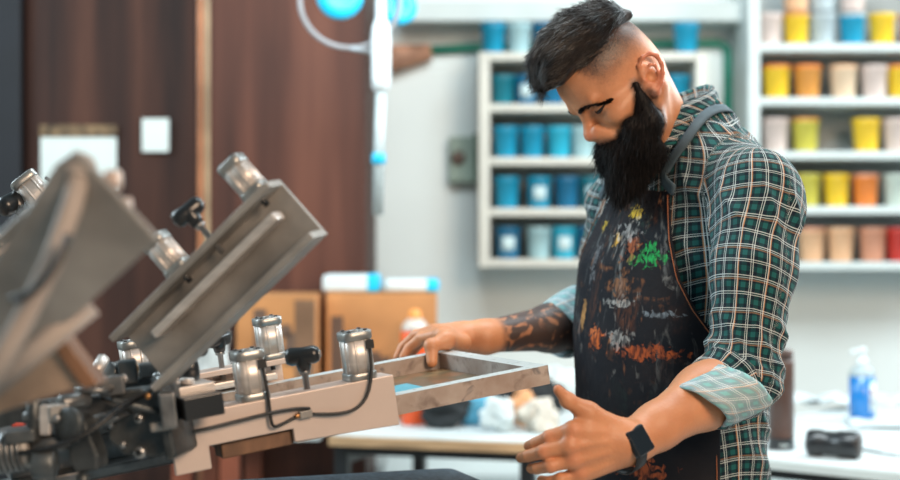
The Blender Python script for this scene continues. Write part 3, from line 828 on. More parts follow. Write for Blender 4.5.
# ---------------------------------------------------------------- trousers and shoes (below the picture)
def build_trousers():
    s = SDF((-.2, -.28, .04), (.24, .28, .96), .008)
    s.ell((0, 0, .86), (.125, .17, .12))
    for q in (-1, 1): s.chain([(0, .09*q, .84), (.01, .105*q, .50), (-.01, .115*q, .07)], [.088, .066, .055], .03)
    return s.mesh(2)
tv, tf = build_trousers()
m_denim = mat('dark_denim', (.03, .045, .08), .8, var=.2, scale=90)
arr_mesh('trousers', bw(tv), tf, m_denim, person)
m_shoe = mat('black_leather', (.02, .02, .02), .4)
for q in (-1, 1):
    s = SDF((-.12, .115*q-.08, -.01), (.26, .115*q+.08, .16), .006)
    s.put(lambda X, Y, Z: .002-Z+X*0+Y*0+0*Z, (-.12, -.3, 0), (.26, .3, .16)) if False else None
    s.cone((-.03, .115*q, .055), (-.01, .115*q, .10), .046, .05, .01); s.cone((-.03, .115*q, .045), (.16, .12*q, .040), .043, .038, .03)
    v, f = s.mesh(2); v[:,2] = np.maximum(v[:,2], .002); arr_mesh('shoe', bw(v), f, m_shoe, person)

# ---------------------------------------------------------------- watch
m_wblack = mat('watch_glass', (.006, .008, .012), .12, var=.1, coat=.6); m_wband = mat('watch_band_rubber', (.012, .012, .014), .5); m_wcase = mat('watch_case_metal', (.05, .055, .06), .25, metal=.9)
ax = (WR_L-EL_L).normalized(); wc = lerp(EL_L, WR_L, 1.10)
un = V((0, -1, .12)); un = (un-ax*un.dot(ax)).normalized(); ud = ax.cross(un)
vs = []; n = 40; mb = MB()
ring = []
for j, (t, k) in enumerate(((-.010, .0), (-.010, .0022), (.010, .0022), (.010, .0))):
    for i in range(n):
        a_ = 2*math.pi*i/n; mb.v.append(tuple(wc+ax*t+un*((.0350+k)*math.cos(a_))+ud*((.0335+k)*math.sin(a_)))); 
for j in range(4):
    for i in range(n):
        j2 = (j+1) % 4; mb.f.append((j*n+i, j*n+(i+1) % n, j2*n+(i+1) % n, j2*n+i)); mb.m.append(0); mb.sm.append(True)
band = mb.build('watch_band', m_wband, person)
tag(band, 'black watch strap')
mb = MB(); mb.box(wc+un*.0405, (.0170, .0195, .0050), (ax, ud, un)); mb.build('watch_case', m_wcase, person, bevel=.004, seg=4)
mb = MB(); mb.box(wc+un*.0457, (.0150, .0175, .0010), (ax, ud, un)); o = mb.build('watch_screen', m_wblack, person, bevel=.0009); tag(o, 'dark blank watch screen')
# ================================================================ SCREEN PRINTING PRESS
m_pink = mat('raw_aluminium_plate', (.62, .50, .44), .42, metal=.35, var=.06, scale=5, bump=.1, bscale=40)
m_alu = mat('brushed_aluminium', (.66, .60, .56), .40, metal=.55, var=.10, scale=14, stretch=(1, 1, 6))
m_aluw = mat('weathered_aluminium', (.33, .31, .29), .5, metal=.35, var=.2, scale=12, bump=.15)
m_dull = mat('dull_warm_metal', (.36, .31, .28), .7, metal=.1, var=.15)
m_capm = mat('cylinder_cap_metal', (.34, .34, .33), .36, metal=.7, var=.15, scale=30)
m_iron = mat('dark_cast_iron', (.10, .11, .115), .45, metal=.6, var=.35, scale=18, bump=.3, bscale=70)
m_iron2 = mat('worn_steel', (.20, .20, .20), .38, metal=.8, var=.35, scale=22, bump=.2)
m_blk = mat('black_plastic', (.012, .013, .015), .3, var=.2, spec=.6)
m_rub = mat('black_rubber_hose', (.010, .010, .011), .45)
m_oldw = mat('stained_wood', (.17, .085, .045), .6, var=.35, scale=10, stretch=(1, 6, 1))
m_red = mat('red_paint', (.55, .06, .03), .4)
m_brass = mat('aged_brass', (.50, .25, .10), .35, metal=.8)
m_zinc = mat('zinc_bolt', (.34, .34, .34), .35, metal=.8)
press = thing('screen_printing_press', (-.85, 1.95, 0), 'aluminium and black iron screen printing press with raised arms at the left', 'printing press')
TH, PHI = math.radians(25), math.radians(8)
Aa = V((math.cos(TH)*math.cos(PHI), math.sin(TH)*math.cos(PHI), math.sin(PHI))); Ab = V((-math.sin(TH), math.cos(TH), 0)); Ac = Aa.cross(Ab)
Q = P(548, 365, 2.2)
def q(a, b, c): return Q+Aa*a+Ab*b+Ac*c

def pneu(name, base, ax, ref, r=.0212, h=.067):
    """air cylinder: squarish ribbed barrel, two end caps, four screws"""
    ax = V(ax).normalized(); u = V(ref); u = (u-ax*u.dot(ax)).normalized(); w = ax.cross(u); base = V(base)
    mb = MB(); mb.mi = 0
    mb.lathe([(r*.90, .008), (r*.90, h-.008)], base, ax, 32, u, sq=4.0)
    for k in range(8):
        a = math.pi/4*k+math.pi/8; d = u*math.cos(a)+w*math.sin(a)
        mb.tube([base+d*(r*.93)+ax*.007, base+d*(r*.93)+ax*(h-.007)], .0022, 6)
    mb.mi = 1
    for z0, z1 in ((0, .010), (h-.012, h)):
        mb.lathe([(r-.001, z0), (r, z0+.001), (r, z1-.001), (r-.001, z1)], base, ax, 32, u, sq=4.5)
    mb.lathe([(r*.45, h), (r*.45, h+.001), (r*.32, h+.001), (r*.32, h-.001)], base, ax, 18, u)
    for k in range(4):
        a = math.pi/2*k+math.pi/4; d = u*math.cos(a)+w*math.sin(a)
        mb.mi = 2; mb.lathe([(.0030, h-.001), (.0030, h+.0022), (.0018, h+.0022)], base+d*(r*.80), ax, 8, u)
    mb.mi = 2; mb.tube([base-ax*.018, base+ax*.002], .0040, 10)
    return mb.build(name, [m_alu, m_capm, m_blk], None) if False else mb
def knob(base, ax, cross, h=.046, s=1.0):
    ax = V(ax).normalized(); cr = V(cross); cr = (cr-ax*cr.dot(ax)).normalized(); base = V(base)
    mb = MB(); mb.mi = 1
    mb.lathe([(.0045*s, -.020), (.0045*s, h*.45), (.0075*s, h*.45), (.0075*s, h*.58)], base, ax, 14)
    mb.mi = 0
    mb.lathe([(.0085*s, h*.55), (.0105*s, h*.75), (.012*s, h*.95), (.011*s, h*1.1), (.004*s, h*1.16)], base, ax, 20)
    c = base+ax*(h*1.0)
    mb.lathe([(.004*s, -.024*s), (.0095*s, -.0225*s), (.0125*s, -.016*s), (.0115*s, 0), (.0125*s, .016*s), (.0095*s, .0225*s), (.004*s, .024*s)], c, cr, 20)
    mb.mi = 1; mb.lathe([(.0055*s, .0225*s), (.0055*s, .0252*s), (.003*s, .0252*s)], c, cr, 14)
    return mb
def bez(p0, p1, p2, p3, n=14):
    return [p0*(1-t)**3+p1*3*t*(1-t)**2+p2*3*t*t*(1-t)+p3*t**3 for t in [i/n for i in range(n+1)]]

def clamp(O, A, B, C_, L=.31, H=.078, notch=True, plate=m_pink, hoses=True, depth=.045, cyl=(.055, .262), kn=.150, label=None, ks=1.0, rail=True, cs=1.0):
    """C shaped clamp rail. A along, B from the web towards the opening, C_ up"""
    F = (A, B, C_)
    mb = MB()
    if notch: poly = [(0, 0), (.048, 0), (.048, .030), (.165, .030), (.165, .012), (L, .006), (L, H), (0, H)]
    else: poly = [(0, 0), (L, 0), (L, H), (0, H)]
    mb.prism(poly, O, A, C_, B, .008)
    def bx(a0, a1, b0, b1, c0, c1): mb.box(O+A*((a0+a1)/2)+B*((b0+b1)/2)+C_*((c0+c1)/2), ((a1-a0)/2, (b1-b0)/2, (c1-c0)/2), F)
    bx(0, L, .0082, depth, H-.009, H)
    if not notch: bx(0, L, .0082, depth*1.05, 0, .009)
    else: bx(.17, L, .0082, depth, .008, .016)
    ch = mb.build('clamp_rail', plate, press, bevel=.0012)
    if label: tag(ch, label)
    if rail:
        mb = MB(); bx(.045, L-.02, .018, depth-.002, H*.52, H*.52+.012)
        mb.build('pressure_bar', m_alu, ch, bevel=.003)
    for k, a in enumerate(cyl):
        base = O+A*a+B*(depth*.5)+C_*H
        o = pneu('x', base, C_, A, .0212*cs, .067*cs).build('pneumatic_cylinder', [m_alu, m_capm, m_blk], ch)
    base = O+A*kn+B*(depth*.5)+C_*H
    knob(base, C_, A*.8-B*.5, s=ks).build('clamp_knob', [m_blk, m_zinc], ch)
    if hoses:
        s_ = -1 if B.y > 0 else 1
        for k, a in enumerate(cyl):
            st = O+A*(a+.012)-B*.001*s_*0+C_*(H+.048)+B*(depth*.5-.0225)
            end = O+A*(.185 if k else .175)+B*(-.005)+C_*(H*.62)
            dn = -C_
            sg = 1 if k == 0 else -1
            pts = bez(st, st+dn*.10+A*(.005*sg)-B*.012, end-A*(.06*sg)+dn*.012-B*.006, end)
            mb = MB(); mb.tube(pts, .0023, 8)
            mb.box(st, (.005, .004, .006), F); mb.build('air_hose', m_rub, ch)
        mb = MB(); mb.box(O+A*.183-B*.005+C_*(H*.62), (.009, .004, .005), F); mb.mi = 1
        mb.tube([O+A*.174-B*.006+C_*(H*.62), O+A*.168-B*.006+C_*(H*.62)], .0036, 8); mb.build('hose_fitting', [m_aluw, m_brass], ch, bevel=.001)
        pts = bez(O+A*.19-B*.005+C_*(H*.70), O+A*.15-B*.010+C_*(H*.86), O+A*.08-B*.012+C_*(H*.70), O+A*-.01-B*.012+C_*(H*.72))
        mb = MB(); mb.tube(pts, .0023, 8); mb.build('air_hose', m_rub, ch)
    return ch
# --- lowered print arm: near and far clamp rails holding the screen
Hn = .076
clamp(q(-.572, -.024, -.043), Aa, Ab, Ac, .318, Hn, True, cyl=(.122, .277), kn=.199, label='pinkish raw aluminium clamp rail with two cylinders and hoses')
clamp(q(-.600, .385, -.030), Aa, -Ab, Ac, .318, .066, False, plate=m_pink, hoses=False, cyl=(.298, .08), kn=.215, label='rear clamp rail')
# carriage beams between the two rails
mb = MB()
mb.box(q(-.470, .17, .000), (.022, .17, .016), (Aa, Ab, Ac)); mb.box(q(-.545, .17, -.010), (.020, .19, .018), (Aa, Ab, Ac))
mb.build('cross_beam', m_iron2, press, bevel=.002)
mb = MB(); mb.box(q(-.455, .005, -.026), (.050, .018, .010), (Aa, Ab, Ac)); mb.build('worn_beam', m_oldw, press, bevel=.002)
mb = MB(); mb.box(q(-.425, .012, -.020), (.030, .022, .012), (Aa, Ab, Ac)); mb.build('rubber_stop', m_blk, press, bevel=.002)
mb = MB(); mb.box(q(-.66, .13, -.010), (.10, .022, .020), (Aa, Ab, Ac)); mb.box(q(-.66, .10, -.036), (.12, .03, .008), (Aa, Ab, Ac)); mb.build('arm_beam', m_iron2, press, bevel=.003)
# valve block on the plate's left end
mb = MB(); mb.box(P(200, 405, 1.90), (.026, .020, .0145), (Aa, Ab, Ac)); o = mb.build('valve_block', m_blk, press, bevel=.002)
mb = MB(); mb.box(P(190, 391, 1.955), (.026, .03, .010), (Aa, Ab, Ac)); mb.cyl(P(187, 384, 1.94), P(187, 378, 1.94), .010); mb.cyl(P(175, 384, 1.92), P(175, 380, 1.92), .007)
mb.build('valve_plate', m_alu, press, bevel=.002)
# black locking lever and its shaft
mb = MB(); mb.mi = 0
mb.tube([P(166, 388, 1.90), P(170, 372, 1.91), P(176, 364, 1.92), P(200, 350, 1.935)], .0085, 14, [.009, .009, .008, .0062]); mb.ball(P(201, 349.5, 1.936), .0095)
mb.lathe([(.020, -.010), (.024, -.006), (.024, .006), (.020, .010)], P(188, 368, 1.99), Aa, 24); mb.mi = 1
mb.cyl(P(166, 396, 1.90), P(166, 376, 1.90), .013)
mb.build('locking_lever', [m_blk, m_iron2], press)

# --- middle raised arm's clamp rail, opening towards the camera
def frame_axes(p0, p1, roll):
    A = (p1-p0).normalized(); B = V((0, -1, 0)); B = (B-A*B.dot(A)).normalized(); C_ = B.cross(A)
    if C_.z < 0: C_ = -C_
    return A, B*math.cos(roll)+C_*math.sin(roll), C_*math.cos(roll)-B*math.sin(roll)
p0, p1 = P(162, 389, 1.86), P(320, 236, 1.79)
A2, B2, C2 = frame_axes(p0, p1, math.radians(6))
L2 = (p1-p0).length
clamp(p0+B2*-.03, A2, B2, C2, L2, .090, False, plate=m_aluw, hoses=False, depth=.050, cyl=(L2*.42, L2*.91), kn=L2*.62, cs=.80, label='raised clamp rail with its open channel facing out', ks=.9)
# --- nearest raised arm, strongly out of focus: plate side outwards
p0, p1 = P(-60, 440, 1.47), P(158, 240, 1.36)
A3, B3, C3 = frame_axes(p0, p1, math.radians(-10))
L3 = (p1-p0).length
mb = MB(); O = p0
mb.prism([(-.1, .0), (L3, 0), (L3+.004, .108), (L3-.02, .112), (L3*.55, .085), (-.1, .060)], O, A3, C3, -B3, .008)
mb.box(O+A3*(L3*.78)-B3*.016+C3*.098, (L3*.2, .012, .005), (A3, B3, C3))
near = mb.build('clamp_rail', m_aluw, press, bevel=.003); tag(near, 'nearest raised clamp rail, plain plate side outwards')
mb = MB(); mb.tube([P(-20, 395, 1.30), P(18, 330, 1.31), P(52, 262, 1.32), P(72, 205, 1.34), P(80, 172, 1.36)], .010, 14); mb.ball(P(80, 170, 1.36), .016); mb.build('stay_rod', m_dull, near)
mb = MB(); mb.tube(bez(P(12, 300, 1.29), P(40, 296, 1.28), P(60, 262, 1.28), P(68, 236, 1.30)), .004, 8); mb.build('air_hose', m_rub, near)
mb = MB(); mb.cyl(P(105, 180, 1.37), P(121, 180, 1.37), .0095); mb.cyl(P(118, 206, 1.37), P(131, 207, 1.37), .0085); mb.build('guide_pin', m_pink, near)
# --- wooden looking block and shafts under the nearest arm
mb = MB(); A4 = (P(100, 380, 1.5)-P(0, 395, 1.5)).normalized(); A4 = V((.80, .1, .0)).normalized()
u4 = (P(62, 335, 1.5)-P(100, 388, 1.5)).normalized(); w4 = (P(96, 372, 1.5)-P(20, 398, 1.5)).normalized(); n4 = u4.cross(w4).normalized()
mb.prism([(0, 0), (.068, 0), (.064, .016), (.0, .018)], P(98, 385, 1.50)-w4*.016, u4, w4, n4, .04)
mb.build('end_plate', m_oldw, press, bevel=.003)
mb = MB(); mb.prism([(0, 0), (.050, .004), (.050, .11), (-.002, .105)], P(84, 384, 1.51)-w4*.10, u4, w4, n4, .05)
mb.build('carriage_block', mat('oxidised_block', (.42, .30, .22), .5, metal=.3, var=.3, scale=14), press, bevel=.003)
mb = MB(); mb.tube([P(-15, 392, 1.40), P(92, 305, 1.42)], .011, 14); mb.build('guide_rod', m_dull, press); mb = MB(); mb.tube([P(8, 290, 1.5), P(74, 296, 1.55)], .012, 12); mb.build('guide_rod', m_dull, press)
# --- fourth clamp rail behind, top left
p0, p1 = P(-40, 286, 2.20), P(72, 200, 2.26)
A5, B5, C5 = frame_axes(p0, p1, math.radians(0))
A5 = A5
clamp(p1-A5*.30-C5*.078, A5, B5, C5, .30, .078, False, plate=m_pink, hoses=False, cyl=(.262, .165), kn=.232, label='far raised clamp rail at the left edge', ks=1.25)
pass
mb = MB(); mb.tube(bez(P(46, 178, 2.22), P(56, 182, 2.20), P(60, 200, 2.2), P(59, 216, 2.2)), .0026, 8); mb.build('air_hose', m_rub, press); mb = MB(); mb.tube(bez(P(8, 232, 2.15), P(14, 236, 2.15), P(15, 250, 2.15), P(17, 262, 2.15)), .0026, 8); mb.build('air_hose', m_rub, press)

# --- hub: column, castings, clevises, rods, bolts
mb = MB(); mb.lathe([(.17, 0), (.17, .03), (.11, .06), (.105, .70), (.13, .72), (.13, .98), (.09, 1.0)], V((-.85, 1.95, 0)), V((0,0,1)), 36); mb.build('centre_column', m_iron, press)
def casting(name, polypx, Y, t, m, bev=.004):
    mb = MB(); pts = [P(x, y, Y) for x, y in polypx]; O = pts[0]
    mb.prism([(p.x-O.x, p.z-O.z) for p in pts], O, V((1,0,0)), V((0,0,1)), V((.15, 1, 0)).normalized(), t)
    return mb.build(name, m, press, bevel=bev, seg=3)
casting('hub_casting', [(46, 400), (96, 396), (118, 404), (112, 418), (80, 420), (52, 412)], 1.86, .07, m_iron2)
casting('hinge_bracket', [(108, 392), (140, 388), (160, 398), (168, 452), (160, 458), (124, 456), (108, 440)], 1.88, .05, m_iron)
casting('hinge_plate', [(150, 386), (162, 386), (176, 456), (166, 462)], 1.86, .09, m_iron)
casting('clevis', [(66, 420), (76, 414), (84, 420), (98, 456), (98, 470), (76, 474), (68, 462)], 1.80, .035, m_iron)
casting('hub_rim', [(-30, 436), (60, 428), (104, 412), (120, 418), (92, 432), (60, 446), (-30, 462)], 1.83, .10, m_iron2)
casting('hub_casting', [(112, 398), (126, 380), (150, 376), (160, 392), (150, 400)], 1.97, .06, m_iron)
casting('hub_casting', [(-30, 410), (20, 404), (60, 398), (96, 400), (110, 432), (60, 446), (-30, 452)], 1.96, .06, m_iron)
casting('arm_saddle', [(84, 372), (112, 362), (140, 372), (150, 388), (112, 396), (88, 390)], 2.02, .06, m_aluw)
for (x, y, Y, r) in ((141, 452, 1.865, .008), (140, 418, 1.865, .006), (76, 436, 1.795, .007), (126, 402, 1.87, .004), (168, 402, 1.855, .004)):
    mb = MB(); mb.mi = 0; mb.lathe([(r, 0), (r, .006), (r*.8, .009)], P(x, y, Y), V((-.1, -1, 0)), 6 if r > .009 else 16); mb.mi = 1; mb.lathe([(r*.5, .009), (r*.5, .0095), (.0005, .0095)], P(x, y, Y), V((-.1, -1, 0)), 12)
    mb.build('bolt', [m_zinc, m_blk], press)
for (a_, b_, r, mm, nm) in (((94, 392, 1.84), (94, 386, 1.84), .024, m_iron2, 'bearing_cap'), ((94, 386, 1.84), (94, 381, 1.84), .012, m_zinc, 'cap_nut'),
        ((34, 400, 1.80), (34, 440, 1.80), .009, m_iron, 'adjusting_rod'), ((24, 418, 1.80), (44, 418, 1.80), .008, m_iron2, 'adjusting_rod'),
        ((-15, 455, 1.80), (32, 449, 1.80), .022, m_aluw, 'pivot_shaft'), ((32, 449, 1.80), (70, 438, 1.81), .013, m_iron2, 'pivot_shaft'),
        ((34, 464, 1.78), (56, 464, 1.78), .018, m_iron, 'lock_wheel'), ((66, 424, 1.78), (72, 424, 1.79), .02, m_iron, 'lock_wheel'),
        ((83, 474, 1.80), (83, 492, 1.80), .008, m_iron, 'threaded_rod'), ((120, 370, 1.98), (136, 366, 1.99), .012, m_brass, 'brass_bushing'),
        ((107, 372, 1.95), (120, 373, 1.97), .014, m_iron2, 'bushing'), ((96, 372, 1.9), (104, 358, 1.92), .008, m_alu, 'spring_tube')):
    mb = MB(); mb.cyl(P(*a_), P(*b_), r, n=24); mb.build(nm, mm, press)
mb = MB(); mb.tube(bez(P(-5, 452, 1.79), P(40, 458, 1.76), P(90, 440, 1.76), P(118, 408, 1.80)), .0032, 8); mb.tube(bez(P(118, 408, 1.80), P(130, 398, 1.82), P(140, 396, 1.84), P(150, 392, 1.86)), .0028, 8); mb.build('air_hose', m_rub, press)
mb = MB(); mb.tube(bez(P(100, 420, 1.80), P(118, 412, 1.80), P(130, 404, 1.83), P(152, 388, 1.90)), .003, 8); mb.build('air_hose', m_rub, press)
mb = MB(); mb.box(P(30, 426, 1.92), (.02, .01, .003)); mb.build('red_stop_plate', m_red, press)
mb = MB(); mb.box(P(46, 420, 1.795), (.007, .006, .018)); mb.build('hose_tee', m_alu, press, bevel=.002)
mb = MB(); mb.ball(P(148, 396, 1.85), .0045); mb.build('brass_fitting', m_brass, press)
mb = MB()
for k in range(7): mb.lathe([(.0255, 0), (.0255, .003), (.022, .005)], P(-12+k*5.6, 454.6-k*.7, 1.80), (P(32, 449, 1.8)-P(-15, 455, 1.8)), 20)
mb.build('thread_rings', m_iron2, press)
# --- pallet below the screen
TP = math.radians(20)
pa = V((math.cos(TP), math.sin(TP), 0)); pb = V((math.sin(TP), -math.cos(TP), 0))
far = P(452, 467.5, 2.50); w0 = .40
m_pal = mat('dark_pallet_cloth', (.07, .10, .13), .75, var=.25, scale=120, bump=.3, bscale=300)
mb = MB()
pts = []
def rc(cu, cv, r, a0, n=6): return [(cu+r*math.cos(a0+math.pi/2*i/n), cv+r*math.sin(a0+math.pi/2*i/n)) for i in range(n+1)]
poly = rc(-.020, .020, .020, -math.pi/2)+rc(-.020, w0-.020, .020, 0)+[(-.62, w0), (-.62, 0)]
mb.prism(poly, V((far.x, far.y, far.z-.018)), pa, pb, V((0,0,1)), .018)
pal = mb.build('pallet', m_pal, press, bevel=.003); tag(pal, 'dark blue-grey cloth-covered pallet')
c0 = V((far.x, far.y, far.z))+pa*-.45+pb*.2
mb = MB(); mb.box((c0.x, c0.y, c0.z-.045), (.22, .03, .025), (pa, pb, V((0,0,1)))); mb.box((c0.x-.12, c0.y-.03, c0.z-.10), (.20, .04, .045), (pa, pb, V((0,0,1)))); mb.build('pallet_arm', m_iron, press, bevel=.004)

# ================================================================ SCREEN FRAME
W0 = .355
m_frm = mat('ink_stained_aluminium_frame', (.42, .35, .31), .5, metal=.25, var=.3, scale=34, bump=.3, bscale=70, c2=(.22, .13, .09))
m_frm2, N, L, b = newmat('frame_side_spattered')
tc = N.new('ShaderNodeTexCoord')
def nz_(sc, det, dist=0):
    n = N.new('ShaderNodeTexNoise'); n.inputs['Scale'].default_value = sc; n.inputs['Detail'].default_value = det; n.inputs['Distortion'].default_value = dist; L.new(tc.outputs['Object'], n.inputs['Vector']); return n.outputs['Fac']
ra = ramp(N, [(.3, (.30, .22, .18)), (.7, (.46, .40, .36))]); L.new(nz_(20, 6), ra.inputs['Fac'])
rb = ramp(N, [(.52, (0, 0, 0)), (.72, (.8, .8, .8))]); L.new(nz_(40, 8, .3), rb.inputs['Fac'])
rc_ = ramp(N, [(.60, (0, 0, 0)), (.72, (.7, .7, .7))]); L.new(nz_(30, 8, 1.0), rc_.inputs['Fac'])
c = mixc(N, L, rb.outputs['Color'], ra.outputs['Color'], (.14, .09, .07)); c = mixc(N, L, rc_.outputs['Color'], c, (.03, .045, .07))
L.new(c, b.inputs['Base Color']); b.inputs['Roughness'].default_value = .5; b.inputs['Metallic'].default_value = .2
m_frt2, N, L, b = newmat('frame_top_spattered')
tc = N.new('ShaderNodeTexCoord')
rb = ramp(N, [(.60, (0, 0, 0)), (.70, (.7, .7, .7))]); L.new(nz_(70, 7, .5), rb.inputs['Fac'])
c = mixc(N, L, rb.outputs['Color'], (.60, .64, .64), (.12, .14, .15)); L.new(c, b.inputs['Base Color']); b.inputs['Roughness'].default_value = .4; b.inputs['Metallic'].default_value = .3
m_frt = mat('bare_frame_top', (.62, .64, .64), .42, metal=.4, var=.15, scale=30)
fo = q(-.2, .17, -.028)
frame_obj = thing('print_screen', tuple(fo), 'aluminium screen frame with blue and brown mesh held under the clamps and his hand', 'screen frame')
def bar(poly, c0, c1, mi0, mi1, mb):
    n = len(poly); a = [q(x, y, c0) for x, y in poly]; b = [q(x, y, c1) for x, y in poly]
    mb.mi = mi0; mb.add(a+b, [tuple(range(n))[::-1]]+[(i, (i+1) % n, (i+1) % n+n, i+n) for i in range(n)], False)
    mb.mi = mi1; mb.add(b, [tuple(range(n))], False)
Lf, t = -.50, .026
mb = MB()
for poly in ([(Lf, 0), (0, 0), (-t, t), (Lf+t, t)], [(0, 0), (0, W0), (-t, W0-t), (-t, t)], [(0, W0), (Lf, W0), (Lf+t, W0-t), (-t, W0-t)], [(Lf, W0), (Lf, 0), (Lf+t, t), (Lf+t, W0-t)]):
    bar(poly, -.028, 0, 0, 1, mb)
mb.build('frame', [m_frm2, m_frt2], frame_obj)
m_mesh, N, L, b = newmat('emulsion_mesh')
tc = N.new('ShaderNodeTexCoord')
gr = N.new('ShaderNodeVectorMath'); gr.operation = 'DOT_PRODUCT'; L.new(tc.outputs['Object'], gr.inputs[0]); gr.inputs[1].default_value = tuple(Aa)
gb = N.new('ShaderNodeVectorMath'); gb.operation = 'DOT_PRODUCT'; L.new(tc.outputs['Object'], gb.inputs[0]); gb.inputs[1].default_value = tuple(Ab)
nn_ = N.new('ShaderNodeTexNoise'); nn_.inputs['Scale'].default_value = 16; nn_.inputs['Detail'].default_value = 5; L.new(tc.outputs['Object'], nn_.inputs['Vector'])
r1 = ramp(N, [(.35, (.24, .10, .045)), (.55, (.12, .09, .05)), (.7, (.30, .17, .08))]); L.new(nn_.outputs['Fac'], r1.inputs['Fac'])
bl = mth(N, L, 'MULTIPLY', mth(N, L, 'LESS_THAN', gr.outputs['Value'], .075), mth(N, L, 'LESS_THAN', gb.outputs['Value'], .075))
bl = mth(N, L, 'MULTIPLY', bl, mth(N, L, 'GREATER_THAN', gb.outputs['Value'], -.135))
c = mixc(N, L, bl, r1.outputs['Color'], (.10, .42, .55)); L.new(c, b.inputs['Base Color']); b.inputs['Roughness'].default_value = .35
mb = MB(); mb.box(q(Lf/2, W0/2, -.0265), (-Lf/2-.02, W0/2-.02, .0006), (Aa, Ab, Ac)); o = mb.build('mesh', m_mesh, frame_obj); tag(o, 'taut mesh, blue image area on brown emulsion')

for (x, y, Y, w_, h_, m) in ((112, 386, 1.86, .016, .012, m_iron2), (128, 372, 1.95, .012, .016, m_iron), (150, 370, 1.95, .014, .010, m_iron2), (168, 410, 1.85, .010, .022, m_iron2), (60, 412, 1.80, .012, .010, m_aluw), (20, 436, 1.79, .018, .008, m_iron)):
    mb = MB(); mb.box(P(x, y, Y), (w_, .014, h_), (V((.97, .2, .1)).normalized(), V((-.2, .97, 0)).normalized(), V((-.1, 0, .99)).normalized())); mb.build('mounting_block', m, press, bevel=.003)
for (a_, b_, r_, m) in (((100, 384, 1.86), (126, 378, 1.88), .0055, m_alu), ((112, 400, 1.84), (160, 412, 1.86), .004, m_iron), ((88, 398, 1.83), (60, 404, 1.80), .010, m_iron2), ((150, 428, 1.85), (176, 424, 1.86), .006, m_aluw)):
    mb = MB(); mb.cyl(P(*a_), P(*b_), r_); mb.build('link_rod', m, press)
for (x, y, Y, r_) in ((96, 380, 1.84, .008), (158, 378, 1.93, .006), (165, 381, 1.93, .006), (124, 446, 1.865, .005), (58, 420, 1.79, .006), (112, 426, 1.865, .0045)):
    mb = MB(); mb.lathe([(r_, 0), (r_, .006), (r_*.7, .009), (r_*.3, .0095)], P(x, y, Y), V((-.1, -.8, .5)), 6); mb.build('bolt', m_zinc, press)
# ================================================================ ROOM
m_wall = mat('painted_wall', (.74, .79, .78), .8, var=.05, scale=1.2, bump=.05)
m_floor = mat('concrete_floor', (.34, .35, .34), .55, var=.12, scale=3)
m_wood, N, L, b = newmat('dark_wood_veneer')
tc = N.new('ShaderNodeTexCoord'); mp = N.new('ShaderNodeMapping'); mp.inputs['Scale'].default_value = (1, 1, .06); L.new(tc.outputs['Object'], mp.inputs['Vector'])
n1 = N.new('ShaderNodeTexNoise'); n1.inputs['Scale'].default_value = 9; n1.inputs['Detail'].default_value = 7; n1.inputs['Roughness'].default_value = .6; L.new(mp.outputs['Vector'], n1.inputs['Vector'])
r1 = ramp(N, [(.33, (.016, .008, .007)), (.52, (.042, .017, .012)), (.72, (.085, .034, .022))]); L.new(n1.outputs['Fac'], r1.inputs['Fac']); L.new(r1.outputs['Color'], b.inputs['Base Color']); b.inputs['Roughness'].default_value = .6; b.inputs['Specular IOR Level'].default_value = .25
m_wood2, N, L, b = newmat('red_brown_veneer')
tc = N.new('ShaderNodeTexCoord'); mp = N.new('ShaderNodeMapping'); mp.inputs['Scale'].default_value = (1, 1, .06); L.new(tc.outputs['Object'], mp.inputs['Vector'])
n1 = N.new('ShaderNodeTexNoise'); n1.inputs['Scale'].default_value = 8; n1.inputs['Detail'].default_value = 7; L.new(mp.outputs['Vector'], n1.inputs['Vector'])
r1 = ramp(N, [(.33, (.035, .016, .013)), (.55, (.095, .036, .025)), (.74, (.17, .065, .042))]); L.new(n1.outputs['Fac'], r1.inputs['Fac']); L.new(r1.outputs['Color'], b.inputs['Base Color']); b.inputs['Roughness'].default_value = .58; b.inputs['Specular IOR Level'].default_value = .25
m_white = mat('white_painted_shelf', (.52, .57, .56), .55, var=.04)
m_cream = mat('cream_painted_shelf', (.56, .54, .48), .55, var=.04)
m_back = mat('grey_backboard', (.42, .45, .45), .7, var=.08)
def struct(name, c, h, m):
    mb = MB(); mb.box(c, h); o = mb.build(name, m); o['kind'] = 'structure'; return o
struct('wall_back', (0, 5.35, 1.55), (3.6, .05, 1.55), m_wall)
struct('wall_left', (-3.55, 2.2, 1.55), (.05, 3.2, 1.55), m_wall)
struct('floor', (0, 2.2, -.05), (3.6, 3.3, .05), m_floor)

# wooden cupboard with two doors
WY = 4.55
def X_(px, Y): return (px-450)*Y/FPX
def Z_(py, Y): return CAMZ+(240-py)*Y/FPX
xs = X_(201, WY); xr = X_(366, WY); xl = -2.1
cup = thing('wooden_cupboard', ((xl+xr)/2, WY+.3, 0), 'tall dark reddish-brown wooden cupboard behind the press', 'cupboard')
mb = MB(); mb.box(((xl+xr)/2, WY+.33, 1.28), ((xr-xl)/2, .30, 1.28)); mb.build('carcass', m_wood, cup)
xm = X_(24, WY)
mb = MB(); mb.box(((xm+xs)/2, WY+.012, 1.27), ((xs-xm)/2-.004, .012, 1.22)); mb.build('door', m_wood, cup, bevel=.003)
mb = MB(); mb.box(((xs+xr)/2+.012, WY+.004, 1.27), ((xr-xs)/2-.014, .016, 1.22)); mb.build('door', m_wood2, cup, bevel=.003)
mb = MB(); mb.box((xs+.002, WY-.006, 1.27), (.0085, .018, 1.22)); mb.build('edge_strip', mat('orange_brown_edge', (.42, .17, .08), .35, var=.2), cup, bevel=.003)
